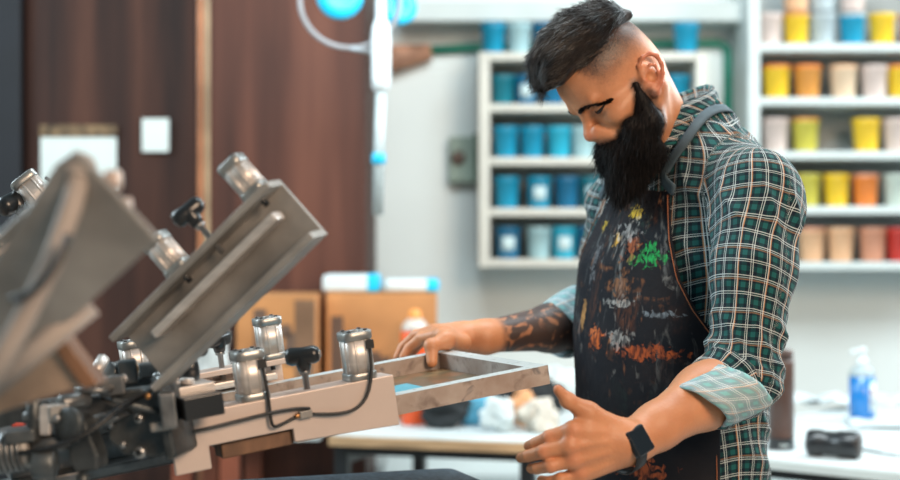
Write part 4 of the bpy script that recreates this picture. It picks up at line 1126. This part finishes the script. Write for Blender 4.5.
mb = MB(); mb.box((xs+.022, WY-.008, 1.27), (.007, .012, 1.22)); mb.build('edge_strip', mat('pale_brown_edge', (.40, .28, .17), .35, var=.2), cup, bevel=.003)
mb = MB(); mb.box(((xl+xm)/2, WY-.02, 1.27), ((xm-xl)/2-.002, .014, 1.25)); o = mb.build('door', mat('near_black_panel', (.004, .005, .009), .7), cup, bevel=.003); tag(o, 'near-black door panel')
# paper notes
m_paper = mat('white_paper', (.62, .68, .66), .8, var=.04)
mb = MB(); mb.box((X_(156.5, WY), WY-.016, Z_(135.5, WY)), (.0405, .0008, .050)); tag(mb.build('paper_note', m_paper), 'small white paper note taped to the dark cupboard door', 'note')
po = thing('poster', (X_(79, WY), WY-.004, Z_(188, WY)), 'pale poster with a brown patterned header on the dark cupboard door', 'poster')
mb = MB(); mb.box((X_(79, WY), WY-.005, Z_(162, WY)), (.115, .0015, .085)); mb.build('sheet', m_paper, po)
mb = MB(); mb.box((X_(79, WY), WY-.008, Z_(131, WY)), (.117, .002, .018)); mb.build('header_strip', mat('header_print', (.16, .10, .05), .7, var=.6, scale=30), po)

# ---- shelving
def shelf_unit(name, x0, x1, zs, label, m, Yf=4.97, d=.30, th=.013, top=None, floor_=0.0, left=True, right=True, inner=()):
    t = thing(name, ((x0+x1)/2, Yf+d/2, floor_), label, 'shelving unit')
    zt = top if top is not None else max(zs)
    for x in ([x0+.018] if left else [])+([x1-.018] if right else [])+list(inner):
        mb = MB(); mb.box((x, Yf+d/2, (floor_+zt)/2), (.018, d/2, (zt-floor_)/2)); mb.build('side_panel', m, t, bevel=.002)
    for z in zs:
        mb = MB(); mb.box(((x0+x1)/2, Yf+d/2+.002, z-th), ((x1-x0)/2-(.0365 if left else 0), d/2-.002, th)); mb.build('shelf', m, t, bevel=.002)
    mb = MB(); mb.box(((x0+x1)/2, Yf+d-.003, (min(zs)+zt)/2), ((x1-x0)/2-.036, .003, (zt-min(zs))/2)); mb.build('back_panel', m_back, t)
    return t
YS = 4.97
zl = [Z_(y, YS) for y in (52, 103.5, 157, 208, 259)]
xa, xb = X_(479, YS), X_(707, YS)
shelf_unit('shelving_unit', xa, xb, zl, 'cream wall shelving unit full of blue tubs, behind his head', m_cream, top=zl[0], floor_=zl[-1]-.028)
zr = [Z_(y, YS) for y in (43, 97, 151, 206, 262)]
xc, xd = X_(749, YS), X_(975, YS)
shelf_unit('shelving_unit', xc, xd, zr, 'white wall shelving unit of yellow and orange tubs, at the right', m_white, top=Z_(-60, YS), floor_=zr[-1]-.028)
# tubs
tub_mats = {}
COL = {'deep blue': (.004, .14, .28), 'bright blue': (.004, .27, .44), 'teal': (.004, .17, .23), 'cyan': (.02, .42, .60), 'dark navy': (.01, .045, .13), 'pale blue-white': (.38, .58, .62),
       'yellow': (.78, .50, .02), 'olive yellow': (.52, .46, .06), 'orange': (.72, .20, .03), 'amber': (.62, .26, .05), 'peach': (.72, .42, .24), 'pinkish white': (.62, .50, .46), 'salmon': (.58, .26, .16),
       'red': (.50, .03, .02), 'pale grey': (.42, .48, .50), 'mint white': (.50, .58, .52), 'light peach': (.70, .52, .36)}
m_label = mat('tub_label', (.55, .68, .70), .6, var=.1)
tubs = {}
def proto_tub(c, lab, lidc=None):
    k = (c, lab, lidc)
    if k in tubs: return k
    m = mat('tub_'+c.replace(' ', '_').replace('-', '_'), COL[c], .38, var=.12, scale=10)
    ml = m if not lidc else mat('lid_'+lidc.replace(' ', '_'), COL[lidc], .4, var=.2, scale=20)
    t = thing('paint_tub', (0, 0, 0), '', 'paint tub')
    mb = MB(); mb.lathe([(.040, 0), (.0425, .003), (.0495, .098), (.0525, .099), (.0525, .104), (.050, .105)], (0,0,0), V((0,0,1)), 28); body_ = mb.build('tub_body', m, t)
    mb = MB(); mb.lathe([(.0535, .1055), (.0540, .107), (.0540, .114), (.0525, .1155), (.046, .1155), (.045, .113)], (0,0,0), V((0,0,1)), 28); mb.build('lid', ml, t)
    if lab:
        mb = MB(); vs = []; n = 14
        for j in range(2):
            for i in range(n+1):
                a = -math.pi/2+lerp(-.55, .55, i/n); z = (.030, .080)[j]; rr = .0445+(.0495-.0425)*z/.098*1.0-.0008
                vs.append((rr*math.cos(a), rr*math.sin(a), z))
        mb.add(vs, [(i, i+1, n+2+i, n+1+i) for i in range(n)]); o = mb.build('label', m_label, t)
        sd = o.modifiers.new('solid', 'SOLIDIFY'); sd.thickness = .0008
    tubs[k] = [t, False]; return k
def put_tub(px, z, c, label, group, lab=False, lidc=None, Y=YS+.10, s=1.0):
    k = proto_tub(c, lab, lidc); t, used = tubs[k]
    if used:
        r_ = t.copy(); col.objects.link(r_)
        for ch in t.children:
            cc = ch.copy(); col.objects.link(cc); cc.parent = r_
        t = r_
    else: tubs[k][1] = True
    t.location = (X_(px, Y), Y, z+.0005); t.scale = (s, s, s*1.1); t.rotation_euler = (0, 0, 0)
    t['label'] = label; t['group'] = group
bpy.context.view_layer.update()
GB, GY = 'blue paint tubs on the cream shelves', 'yellow and orange paint tubs on the white shelves'
rows_b = {
 0: [(493, 'bright blue', 0), (519, 'pale blue-white', 0), (545, 'deep blue', 0), (686, 'bright blue', 0)],
 1: [(503, 'teal', 0), (526, 'deep blue', 1), (552, 'deep blue', 0), (678, 'bright blue', 0)],
 2: [(506, 'bright blue', 0), (532, 'bright blue', 0), (559, 'cyan', 0), (583, 'pale blue-white', 0)],
 3: [(507, 'bright blue', 0), (539, 'bright blue', 1), (567, 'deep blue', 0), (592, 'teal', 1)],
 4: [(508, 'deep blue', 1), (539, 'pale blue-white', 0), (564, 'cyan', 1), (589, 'deep blue', 0)]}
nm_b = ['on top of the cream shelving', 'on the upper cream shelf', 'on the second cream shelf', 'on the third cream shelf', 'on the bottom cream shelf']
posn = {0: 'leftmost', 1: 'second from left', 2: 'third from left', 3: 'fourth from left', 4: 'fifth from left', 5: 'sixth from left'}
for rr, items in rows_b.items():
    for i, (px, c, lb) in enumerate(items):
        extra = ' with a pale label' if lb else ''
        where = posn[i] if px < 640 else 'right of his head'
        put_tub(px, zl[rr], c, f'{c} paint tub{extra}, {where} {nm_b[rr]}', GB, bool(lb), s=(.80 if rr in (1,) else .84))
rows_y = {
 0: [(769, 'pinkish white', None), (796, 'yellow', 'amber'), (822, 'pale grey', None), (852, 'bright blue', 'pale grey'), (882, 'yellow', None), (912, 'salmon', None)],
 1: [(776, 'yellow', 'orange'), (807, 'amber', 'orange'), (843, 'light peach', 'peach'), (874, 'pinkish white', None), (900, 'yellow', 'orange')],
 2: [(775, 'pinkish white', None), (805, 'olive yellow', 'amber'), (866, 'yellow', None), (896, 'pinkish white', None)],
 3: [(782, 'salmon', None), (807, 'olive yellow', None), (836, 'yellow', None), (865, 'orange', 'salmon'), (896, 'mint white', None)],
 4: [(811, 'peach', 'salmon'), (840, 'peach', None), (872, 'salmon', None), (899, 'red', None)]}
nm_y = ['on the top white shelf', 'on the second white shelf', 'on the middle white shelf', 'on the fourth white shelf', 'on the lowest white shelf']
for rr, items in rows_y.items():
    for i, (px, c, lc) in enumerate(items):
        put_tub(px, zr[rr], c, f'{c} paint tub, {posn[i]} {nm_y[rr]}', GY, False, lc, s=(.86 if rr in (0, 3) else .90))
# stacked second layer peeping in at the top edge of the picture
for px, c in ((796, 'peach'), (822, 'pale grey'), (852, 'pinkish white')):
    put_tub(px, zr[0]+.118, c, f'{c} paint tub stacked on another at the top right, {"above the yellow tub" if px == 796 else "above the grey tub" if px == 822 else "above the blue tub"}', GY, False, None, s=.9)

# white beam, pipes, wall box
mb = MB(); mb.box((X_(577, 5.1), 5.20, Z_(11, 5.1)), (.60, .10, .034)); tag(mb.build('wall_ledge', m_white, bevel=.004), 'long white ledge high on the wall above the cream shelving', 'ledge')
m_green = mat('green_pipe_paint', (.01, .20, .13), .4)
pp = thing('water_pipe', (X_(560, 5.28), 5.28, Z_(47, 5.28)), 'green pipe running along the wall behind the cream shelving', 'pipe')
mb = MB(); mb.tube([V((X_(430, 5.27), 5.275, Z_(50, 5.27))), V((X_(480, 5.27), 5.275, Z_(47, 5.27))), V((X_(720, 5.27), 5.275, Z_(43, 5.27))), V((X_(727, 5.27), 5.275, Z_(48, 5.27))), V((X_(728, 5.27), 5.275, Z_(62, 5.27))), V((X_(728, 5.27), 5.275, Z_(300, 5.27)))], .016, 12); mb.build('pipe', m_green, pp)
mb = MB(); mb.tube([V((X_(369, 5.2), 5.24, Z_(64, 5.2))), V((X_(397, 5.2), 5.24, Z_(56, 5.2))), V((X_(430, 5.2), 5.26, Z_(50, 5.2)))], .045, 16, [.040, .046, .030]); o = mb.build('brown_wrapped_end', mat('brown_wrap', (.42, .21, .13), .7, var=.3, scale=15), pp); tag(o, 'brown wrapped end')
t = thing('wall_switch_box', (X_(463, 5.28), 5.29, Z_(185, 5.28)), 'grey-green switch box on the wall left of the cream shelving', 'switch box')
mb = MB(); mb.box((X_(462, 5.28), 5.265, Z_(160, 5.28)), (.046, .035, .080)); mb.build('housing', mat('grey_green_plastic', (.28, .36, .30), .5), t, bevel=.008, seg=3)
mb = MB(); mb.lathe([(.022, 0), (.026, .004), (.020, .016), (.008, .018)], V((X_(458, 5.22), 5.23, Z_(158, 5.22))), V((0,-1,0)), 20); mb.build('rotary_knob', mat('brown_knob', (.12, .07, .05), .4), t)
mb = MB(); mb.box((X_(476, 5.26), 5.27, Z_(158, 5.26)), (.009, .03, .085)); mb.build('side_strip', mat('dark_green_strip', (.05, .13, .08), .5), t, bevel=.002)
# hanging blue balloons and hose tool
m_bl = mat('cyan_plastic', (.01, .50, .80), .35, var=.08)
YL = 3.9
for px, py, rx, lab in ((340, -3, .048, 'larger'), (398, 4, .048, 'smaller')): pass
hl_ = thing('hanging_spool_rack', (X_(380, YL), YL, Z_(112, YL)), 'white hanging wand with two cyan discs and a round hoop, in front of the cupboard', 'hanging tool')
mb = MB(); mb.lathe([(.030, -.006), (.060, -.012), (.062, 0), (.060, .012), (.030, .006)], P(340, -4, YL), V((.1, -1, .1)), 30); mb.build('cyan_disc', m_bl, hl_)
mb = MB(); mb.lathe([(.025, -.006), (.046, -.012), (.048, 0), (.046, .012), (.025, .006)], P(399, 7, YL), V((.1, -1, .1)), 30); mb.build('cyan_disc', m_bl, hl_)
mb = MB(); pts = [P(350+50*math.cos(a), 0+48*math.sin(a)*1.0, YL-.03) for a in [2*math.pi*i/40 for i in range(41)]]; mb.tube(pts, .0065, 10, caps=False); mb.build('hoop', mat('grey_plastic_hoop', (.30, .31, .33), .4), hl_)
mb = MB(); mb.lathe([(.006, 0), (.022, .006), (.025, .03), (.026, .14), (.022, .17), (.014, .19), (.012, .26)], P(381, 92, YL-.04), V((0,0,1)), 24); mb.build('white_handle', mat('white_plastic', (.72, .78, .80), .35, var=.04), hl_)
mb = MB(); mb.tube([P(381, 92, YL-.04), P(379, 150, YL-.03), P(378, 215, YL-.02)], .014, 12); mb.build('clear_tube', mat('clear_grey_tube', (.45, .52, .53), .2), hl_)
mb = MB(); mb.lathe([(.016, 0), (.018, .002), (.018, .026), (.016, .028)], P(378.6, 164, YL-.03), V((0,0,1)), 20); mb.build('cyan_clip', m_bl, hl_)
mb = MB(); mb.tube([P(350, 48, YL-.03), P(372, 52, YL-.035), P(381, 48, YL-.04)], .007, 8); mb.build('hook', mat('grey_metal_hook', (.4, .42, .44), .4, metal=.5), hl_)
mb = MB(); mb.tube([P(381, 26, YL-.04), P(381, -60, YL-.04)], .005, 8); mb.build('cord', m_white, hl_)

# ---- benches
BT = .850
m_ply = mat('plywood_edge', (.48, .29, .15), .55, var=.2, scale=8, stretch=(1, 1, 14))
m_ptop = mat('paper_covered_top', (.58, .62, .62), .6, var=.08, scale=4)
m_steel = mat('black_steel', (.010, .011, .013), .45)
def corner(px, py): 
    Y = (CAMZ-BT)*FPX/(py-240); return V(((px-450)*Y/FPX, Y, BT))
def bench(name, A, B, depth, label, topm, edgem, th, legs_at, rails=True, frame_in=.03):
    d = (B-A).normalized(); n = V((-d.y, d.x, 0)); L_ = (B-A).length; up = V((0,0,1))
    t = thing(name, tuple(A+d*(L_/2)+n*(depth/2)-V((0,0,BT))), label, 'workbench')
    c = A+d*(L_/2)+n*(depth/2)
    mb = MB(); mb.box(c-up*(th/2), (L_/2, depth/2, th/2), (d, n, up)); mb.build('edge_board', edgem, t, bevel=.002)
    mb = MB(); mb.box(c+up*.0016, (L_/2-.008, depth/2-.008, .0015), (d, n, up)); mb.build('paper_cover', topm, t)
    for f in legs_at:
        for k in (.05, depth-.05):
            p_ = A+d*(f*L_)+n*k; mb = MB(); mb.box(V((p_.x, p_.y, (BT-th-.0)/2)), (.018, .018, (BT-th)/2-.0005), (d, n, up)); mb.build('leg', m_steel, t, bevel=.002)
    for k in (.05, depth-.05):
        mb = MB(); mb.box(c+n*(k-depth/2)-up*(th+.0125), (L_/2-.03, .015, .0125), (d, n, up)); mb.build('rail', m_steel, t, bevel=.002)
    for f in (legs_at[0], legs_at[-1]):
        mb = MB(); mb.box(A+d*(f*L_)+n*(depth/2)-up*(th+.0125+.03), (.012, depth/2-.07, .0125), (d, n, up)); mb.build('rail', m_steel, t, bevel=.002)
    return t, d, n
A1, B1 = corner(328, 436), corner(612, 447)
b1, d1, n1_ = bench('workbench', A1, B1, .78, 'workbench with pale top, plywood edge and black steel frame, holding the cardboard boxes and rags', m_ptop, m_ply, .026, (.03, .70))
A2_, B2_ = corner(640, 447), corner(985, 482)
b2_, d2, n2_ = bench('workbench', A2_, B2_, 1.22, 'white-topped workbench at the right with the blue soap bottle and flask', m_ptop, m_white, .022, (.04, .92))
def on(px, py): 
    Y = (CAMZ-BT-.0035)*FPX/(py-240); return V(((px-450)*Y/FPX, Y, BT+.0035))
# cupboards under/behind: pale low cabinet seen under the table edge
cb = thing('low_cabinet', (.40, 5.08, 0), 'pale low cabinet against the wall below the workbench', 'cabinet')
mb = MB(); mb.box((.40, 5.08, .30), (.62, .20, .295)); mb.build('carcass', m_wall, cb, bevel=.004)
mb = MB(); mb.box((.09, 4.872, .30), (.30, .007, .27)); mb.build('door', m_white, cb, bevel=.003)
mb = MB(); mb.box((.71, 4.872, .30), (.30, .007, .27)); mb.build('door', m_white, cb, bevel=.003)

# stand for the boxes: second low table left of the bench
t3 = thing('side_table', ((X_(170, 4.1)+A1.x)/2, 4.25, 0), 'pale side table with red-brown legs carrying the boxes, left of the plywood-edged workbench', 'table')
xL, xR = X_(170, 4.1), A1.x-.03
mb = MB(); mb.box(((xL+xR)/2, 4.25, BT-.013), ((xR-xL)/2, .25, .0125)); mb.build('tabletop', m_ptop, t3, bevel=.002)
m_rb = mat('red_brown_wood', (.22, .06, .03), .5, var=.2)
for x in (xL+.05, xR-.24):
    for y in (4.01, 4.49):
        mb = MB(); mb.box((x, y, (BT-.026)/2), (.025, .02, (BT-.027)/2)); mb.build('leg', m_rb, t3, bevel=.002)

# cardboard boxes
m_card = mat('corrugated_cardboard', (.55, .24, .085), .8, var=.14, scale=5)
m_cardp = mat('dark_carton_print', (.13, .075, .05), .8)
m_tape = mat('brown_tape', (.22, .12, .07), .3, var=.2, scale=6)
def carton(px0, px1, Y, h, dep, ang, label, prints, tape=None, skip=False):
    d = V((math.cos(ang), math.sin(ang), 0)); n = V((-d.y, d.x, 0)); up = V((0,0,1))
    A = V((X_(px0, Y), Y, BT+.0045)); w_ = (X_(px1, Y)-X_(px0, Y))/math.cos(ang)
    c = A+d*(w_/2)+n*(dep/2)
    t = thing('cardboard_box', tuple(V((c.x, c.y, A.z))), label, 'box')
    mb = MB()
    mb.box(c+up*h/2, (w_/2, dep/2, h/2), (d, n, up)); mb.build('box_body', m_card, t, bevel=.004)
    for s_ in (-1, 1):
        mb = MB(); mb.box(c+up*(h+.003)+n*(s_*dep*.25), (w_/2-.002, dep/4-.002, .0025), (d, n, up)); mb.build('flap', m_card, t)
    if tape:
        mb = MB(); mb.box(A+d*(w_*tape)-n*.0012+up*h*.5, (.028, .0010, h/2-.004), (d, n, up)); mb.build('tape', m_tape, t)
    for k, (u, v, wu, hv_) in enumerate(prints):
        mb = MB(); mb.box(A+d*(w_*u)-n*.0011+up*(h*v), (wu/2, .0009, hv_/2), (d, n, up)); mb.build('printed_mark', m_cardp, t)
    return t, c, d, n, h
bx2 = carton(326, 437, 4.24, .350, .27, .03, 'cardboard box with a dark printed mark, right of the other box', [(.36, .50, .08, .030), (.50, .47, .05, .022), (.28, .46, .04, .018), (.10, .6, .035, .16)], None)
bx1 = carton(236, 316, 4.12, .345, .34, .02, 'cardboard box with brown tape and upright dark marks, left of the other box', [(.30, .74, .034, .12), (.62, .74, .030, .035), (.62, .55, .05, .025), (.68, .60, .03, .09)], .86)
# white roll packs on the boxes
m_film = mat('white_wrapped_paper', (.66, .74, .76), .35, var=.05)
z0 = BT+.0045+.350+.0065
def pack(px0, px1, Y, h, label, band, z0):
    t = thing('wrapped_pack', (X_((px0+px1)/2, Y), Y+.08, z0), label, 'wrapped pack')
    w_ = X_(px1, Y)-X_(px0, Y); cx = X_((px0+px1)/2, Y)
    mb = MB(); mb.box((cx, Y+.08, z0+h/2), (w_/2, .08, h/2)); mb.build('wrapper', m_film, t, bevel=.012, seg=4)
    if band is not None:
        mb = MB(); mb.box((cx+w_*band, Y+.08, z0+h/2), (.020, .0815, h/2+.0012)); mb.build('cyan_band', m_bl, t, bevel=.012, seg=4)
pack(322, 379, 4.27, .050, 'white wrapped pack with a cyan band on the cardboard boxes, left one', .38, z0)
pack(383, 436, 4.29, .036, 'flat white wrapped pack with a cyan end on the right cardboard box, right one', .42, z0)
# orange bottle
def ln(name, prof, c, m, par, n=28, ax=V((0,0,1))):
    mb = MB(); mb.lathe(prof, c, ax, n); return mb.build(name, m, par)
c = V((X_(415, 4.13), 4.13, BT+.0035))
ob = thing('spray_bottle', tuple(c), 'orange and clear plastic bottle on the workbench in front of the cardboard box', 'bottle')
m_or = mat('orange_plastic', (.75, .09, .015), .3, var=.06); m_clr = mat('cloudy_plastic', (.70, .62, .56), .2, var=.05, trans=.2)
hb = (Z_(331, 4.13)-c.z)
ln('bottle_body', [(.036, 0), (.039, .006), (.039, hb*.9), (.0385, hb)], c, m_or, ob)
ln('shoulder', [(.0385, hb+.0005), (.036, hb+.014), (.024, hb+.030), (.018, hb+.034)], c, m_clr, ob)
ln('cap', [(.018, hb+.0345), (.019, hb+.037), (.016, hb+.056), (.009, hb+.060)], c, mat('amber_cap', (.85, .30, .06), .35), ob)
# white bags to the left of boxes (crumpled)
def crumple(name, c, r, m, label, cat, seed, group=None, amp=.35, freq=3.0):
    mb = MB(); mb.ball((0,0,0), (1,1,1), None, 36, 24); a = np.array(mb.v)
    d = vnoise(a*freq/1.6+seed*7.3, seed)*amp+vnoise(a*freq*1.7+seed, seed+3)*amp*.5+np.abs(vnoise(a*freq*3+seed, seed+5))*amp*.25
    a = a*(1+d)[:,None]*np.array(r); a[:,2] -= a[:,2].min(); 
    zc = np.minimum(a[:,2], .012); a[:,2] = np.where(a[:,2] < .012, a[:,2]*.25, a[:,2]-.009); a[:,2] -= a[:,2].min()
    mb.v = [tuple(V(x)+V(c)) for x in a]
    return tag(mb.build(name, m), label, cat, group)
m_bag = mat('white_plastic_bag', (.62, .66, .66), .4, var=.05)
tz = V((0, 0, .0))
crumple('plastic_bag', (X_(204, 4.05), 4.10, BT+.0005), (.055, .07, .14), m_bag, 'crumpled white plastic bag left of the taped cardboard box', 'bag', 3)
# rags
g = 'stained rags heaped on the workbench'
cols = {'white': (.60, .66, .66), 'black': (.015, .018, .02), 'light blue': (.10, .36, .52), 'peach orange': (.70, .34, .16), 'navy': (.02, .04, .07), 'cream': (.62, .56, .48), 'olive yellow': (.34, .30, .04)}
rg = [(452, 421, 'black', .045, 'at the left end of the rag heap'), (474, 414, 'white', .050, 'second from the left of the rag heap'), (484, 418, 'light blue', .046, 'at the front of the rag heap'), (492, 404, 'white', .05, 'on the left behind the light blue rag'),
      (505, 425, 'white', .036, 'right of the light blue rag at the front'), (506, 408, 'black', .05, 'in the middle of the rag heap'), (516, 400, 'white', .045, 'at the back of the rag heap middle'), (526, 420, 'peach orange', .038, 'in front right of the middle'),
      (536, 410, 'peach orange', .046, 'behind the right side of the rag heap'), (541, 424, 'cream', .034, 'at the front right of the rag heap'), (553, 426, 'cream', .030, 'at the front right end of the rag heap'), (551, 414, 'black', .045, 'near his apron'), (562, 405, 'white', .055, 'at the right end of the rag heap next to his apron'), (532, 402, 'olive yellow', .022, 'peeping between the peach rags')]
for i, (px, py, c_, r_, wh) in enumerate(rg):
    k = 'rag_'+c_.replace(' ', '_')
    m = bpy.data.materials.get(k) or mat(k, cols[c_], .85, var=.12, scale=20)
    p_ = on(px-6, py+7); crumple('rag', tuple(p_), (r_*1.2, r_*.8, r_*1.15), m, f'{c_} rag {wh}', 'rag', i+11, g, .42, 2.6)
# right bench: papers, bottles, flask
m_wrap = mat('crumpled_white_film', (.66, .72, .73), .35, var=.05)
def sheet(c, w_, h_, rot, amp, label, seed, m=None, cat='paper'):
    n = 26; vs = []; pts = np.array([[(i/(n-1)-.5), (j/(n-1)-.5), 0] for j in range(n) for i in range(n)])
    z = (vnoise(pts*5+seed, seed)*.6+np.abs(vnoise(pts*11+seed, seed+1))*.4+.75)*amp
    x = pts[:,0]*w_; y = pts[:,1]*h_; cr, sr = math.cos(rot), math.sin(rot)
    mb = MB(); mb.add([(c[0]+x[i]*cr-y[i]*sr, c[1]+x[i]*sr+y[i]*cr, c[2]+max(.0008, z[i])) for i in range(len(x))], [(j*n+i, j*n+i+1, (j+1)*n+i+1, (j+1)*n+i) for j in range(n-1) for i in range(n-1)], True)
    o = mb.build('paper_sheet', m or m_wrap); sd = o.modifiers.new('solid', 'SOLIDIFY'); sd.thickness = .0006; sd.offset = 1
    return tag(o, label, cat)
sheet(on(815, 408), .26, .20, .3, .030, 'crumpled white film behind the lying flask', 4, cat='plastic film')
sheet(on(893, 425), .24, .22, -.2, .010, 'creased white paper under the blue soap bottle, at the right edge', 8)
sheet(on(905, 450), .20, .14, .5, .006, 'thin pale sheet at the front right corner of the white bench', 13)
sheet(on(900, 404), .16, .14, .1, .020, 'rumpled white paper behind the blue soap bottle', 21)
mb = MB(); p_ = on(813, 412); mb.ball(p_+V((0,0,.03)), (.024, .012, .006)); tag(mb.build('cloth_scrap', bpy.data.materials['rag_black']), 'small dark scrap lying in the crumpled white film', 'scrap')
# soap bottle
c = on(862, 421); c.z += .009
m_soap = mat('clear_blue_liquid', (.004, .17, .50), .2, var=.05, coat=.5); m_cl = mat('clear_plastic', (.55, .66, .70), .12, var=.05, trans=.4)
sb = thing('soap_dispenser', tuple(c), 'clear pump bottle of blue liquid soap on the white bench at the right', 'bottle')
ln('liquid', [(.030, 0), (.0355, .004), (.036, .115), (.034, .116)], c, m_soap, sb)
ln('shoulder', [(.0356, .1165), (.035, .128), (.024, .142), (.012, .146)], c, m_cl, sb)
ln('pump', [(.013, .1465), (.014, .150), (.014, .166), (.007, .168), (.006, .180), (.012, .182), (.013, .192), (.008, .196)], c, m_film, sb)
mb = MB(); mb.tube([c+V((0,0,.188)), c+V((-.030, -.012, .187)), c+V((-.036, -.014, .180))], .0045, 8); mb.build('spout', m_film, sb)
mb = MB(); n = 16; vs = []
for j in range(2):
    for i in range(n+1):
        a = -math.pi/2+lerp(.35, 1.25, i/n); vs.append((c.x+.0368*math.cos(a), c.y+.0368*math.sin(a), c.z+(.022, .100)[j]))
mb.add(vs, [(i, i+1, n+2+i, n+1+i) for i in range(n)]); o = mb.build('label', m_paper, sb); sd = o.modifiers.new('solid', 'SOLIDIFY'); sd.thickness = .0008
for (a0, z_, rr, cc) in ((.60, .074, .007, (.45, .10, .06)), (.75, .050, .006, (.04, .10, .30)), (.45, .052, .004, (.5, .25, .15))):
    mb = MB(); a = -math.pi/2+a0; d_ = V((math.cos(a), math.sin(a), 0)); mb.lathe([(rr, 0), (rr, .0006)], c+d_*.0374+V((0,0,z_)), d_, 14)
    mb.build('printed_spot', mat('label_spot', cc, .6), sb)
# tall canister
c = on(781, 449); th_ = thing('spray_can', tuple(c), 'tall dark brown can with rusty streaks standing beside his shirt', 'can')
m_can = mat('rusty_can', (.10, .045, .03), .4, var=.5, scale=9, stretch=(1, 1, .3), c2=(.03, .022, .02)); hc = Z_(362, c.y)-c.z
ln('can_body', [(.030, 0), (.0315, .003), (.0315, .028), (.0315, .0285)], c, m_blk, th_)
ln('can_sleeve', [(.0313, .029), (.0313, hc), (.029, hc+.006)], c, m_can, th_)
ln('cap', [(.029, hc+.0065), (.029, hc+.026), (.026, hc+.030)], c, m_can, th_)
mb = MB(); 
for k in range(5): mb.box(c+V((-.008+k*.0045, -.0322, .012)), (.0015, .0004, .003))
o = mb.build('base_print', m_white, th_)
# lying flask
c = on(812, 456); ax_ = V((.88, -.50, -.0)).normalized(); c = c+V((0, 0, .0322))
fl = thing('flask', tuple(c), 'black cylindrical flask lying on its side on the white bench', 'flask')
mb = MB(); mb.lathe([(.016, 0), (.028, .003), (.0315, .010), (.0315, .034), (.029, .038), (.029, .070), (.0318, .075), (.0318, .118), (.030, .122)], c-ax_*.012, ax_, 30); mb.build('flask_body', m_blk, fl)
mb = MB(); mb.lathe([(.027, 0), (.027, .0015), (.004, .0018)], c+ax_*.1102, ax_, 24); mb.build('end_cap', mat('dark_bronze_cap', (.06, .045, .04), .4, metal=.4), fl)
# ================================================================ LIGHT AND CAMERA
sc = bpy.context.scene
w = bpy.data.worlds.new('world'); sc.world = w; w.use_nodes = True
bgn = w.node_tree.nodes['Background']; bgn.inputs[0].default_value = (.50, .72, .80, 1); bgn.inputs[1].default_value = .34
def area(name, loc, aim, size, power, colr, sy=None):
    d = bpy.data.lights.new(name, 'AREA'); d.energy = power; d.color = colr; d.size = size
    if sy: d.shape = 'RECTANGLE'; d.size_y = sy
    o = bpy.data.objects.new(name, d); col.objects.link(o); o.location = loc
    o.rotation_euler = (V(aim)-V(loc)).to_track_quat('-Z', 'Y').to_euler(); return o
area('warm_key_light', (1.6, -.6, 2.7), (.3, 2.3, 1.2), 1.2, 125, (1.0, .72, .50))  # warm key light added above and behind the camera, no window modelled there
area('back_ceiling_light', (.5, 2.7, 2.9), (.3, 5.2, .7), 1.8, 84, (.86, .97, 1.0), .8)
area('side_window_light', (-2.6, 3.1, 2.6), (.2, 2.5, 1.5), 1.3, 85, (.75, .92, 1.0))
area('right_window_light', (2.6, 4.1, 2.6), (.45, 2.4, 1.3), 1.5, 115, (.82, .95, 1.0))
cam = bpy.data.cameras.new('camera'); co = bpy.data.objects.new('camera', cam); col.objects.link(co)
cam.sensor_width = 36; cam.lens = 60; co.location = (0, 0, CAMZ); co.rotation_euler = (math.pi/2, 0, 0)
cam.dof.use_dof = True; cam.dof.focus_distance = 2.24; cam.dof.aperture_fstop = 2.3
sc.camera = co
sc.view_settings.view_transform = 'Standard'; sc.view_settings.look = 'None'; sc.view_settings.gamma = 1.0
sc.view_settings.exposure = -0.12; sc.view_settings.use_curve_mapping = False
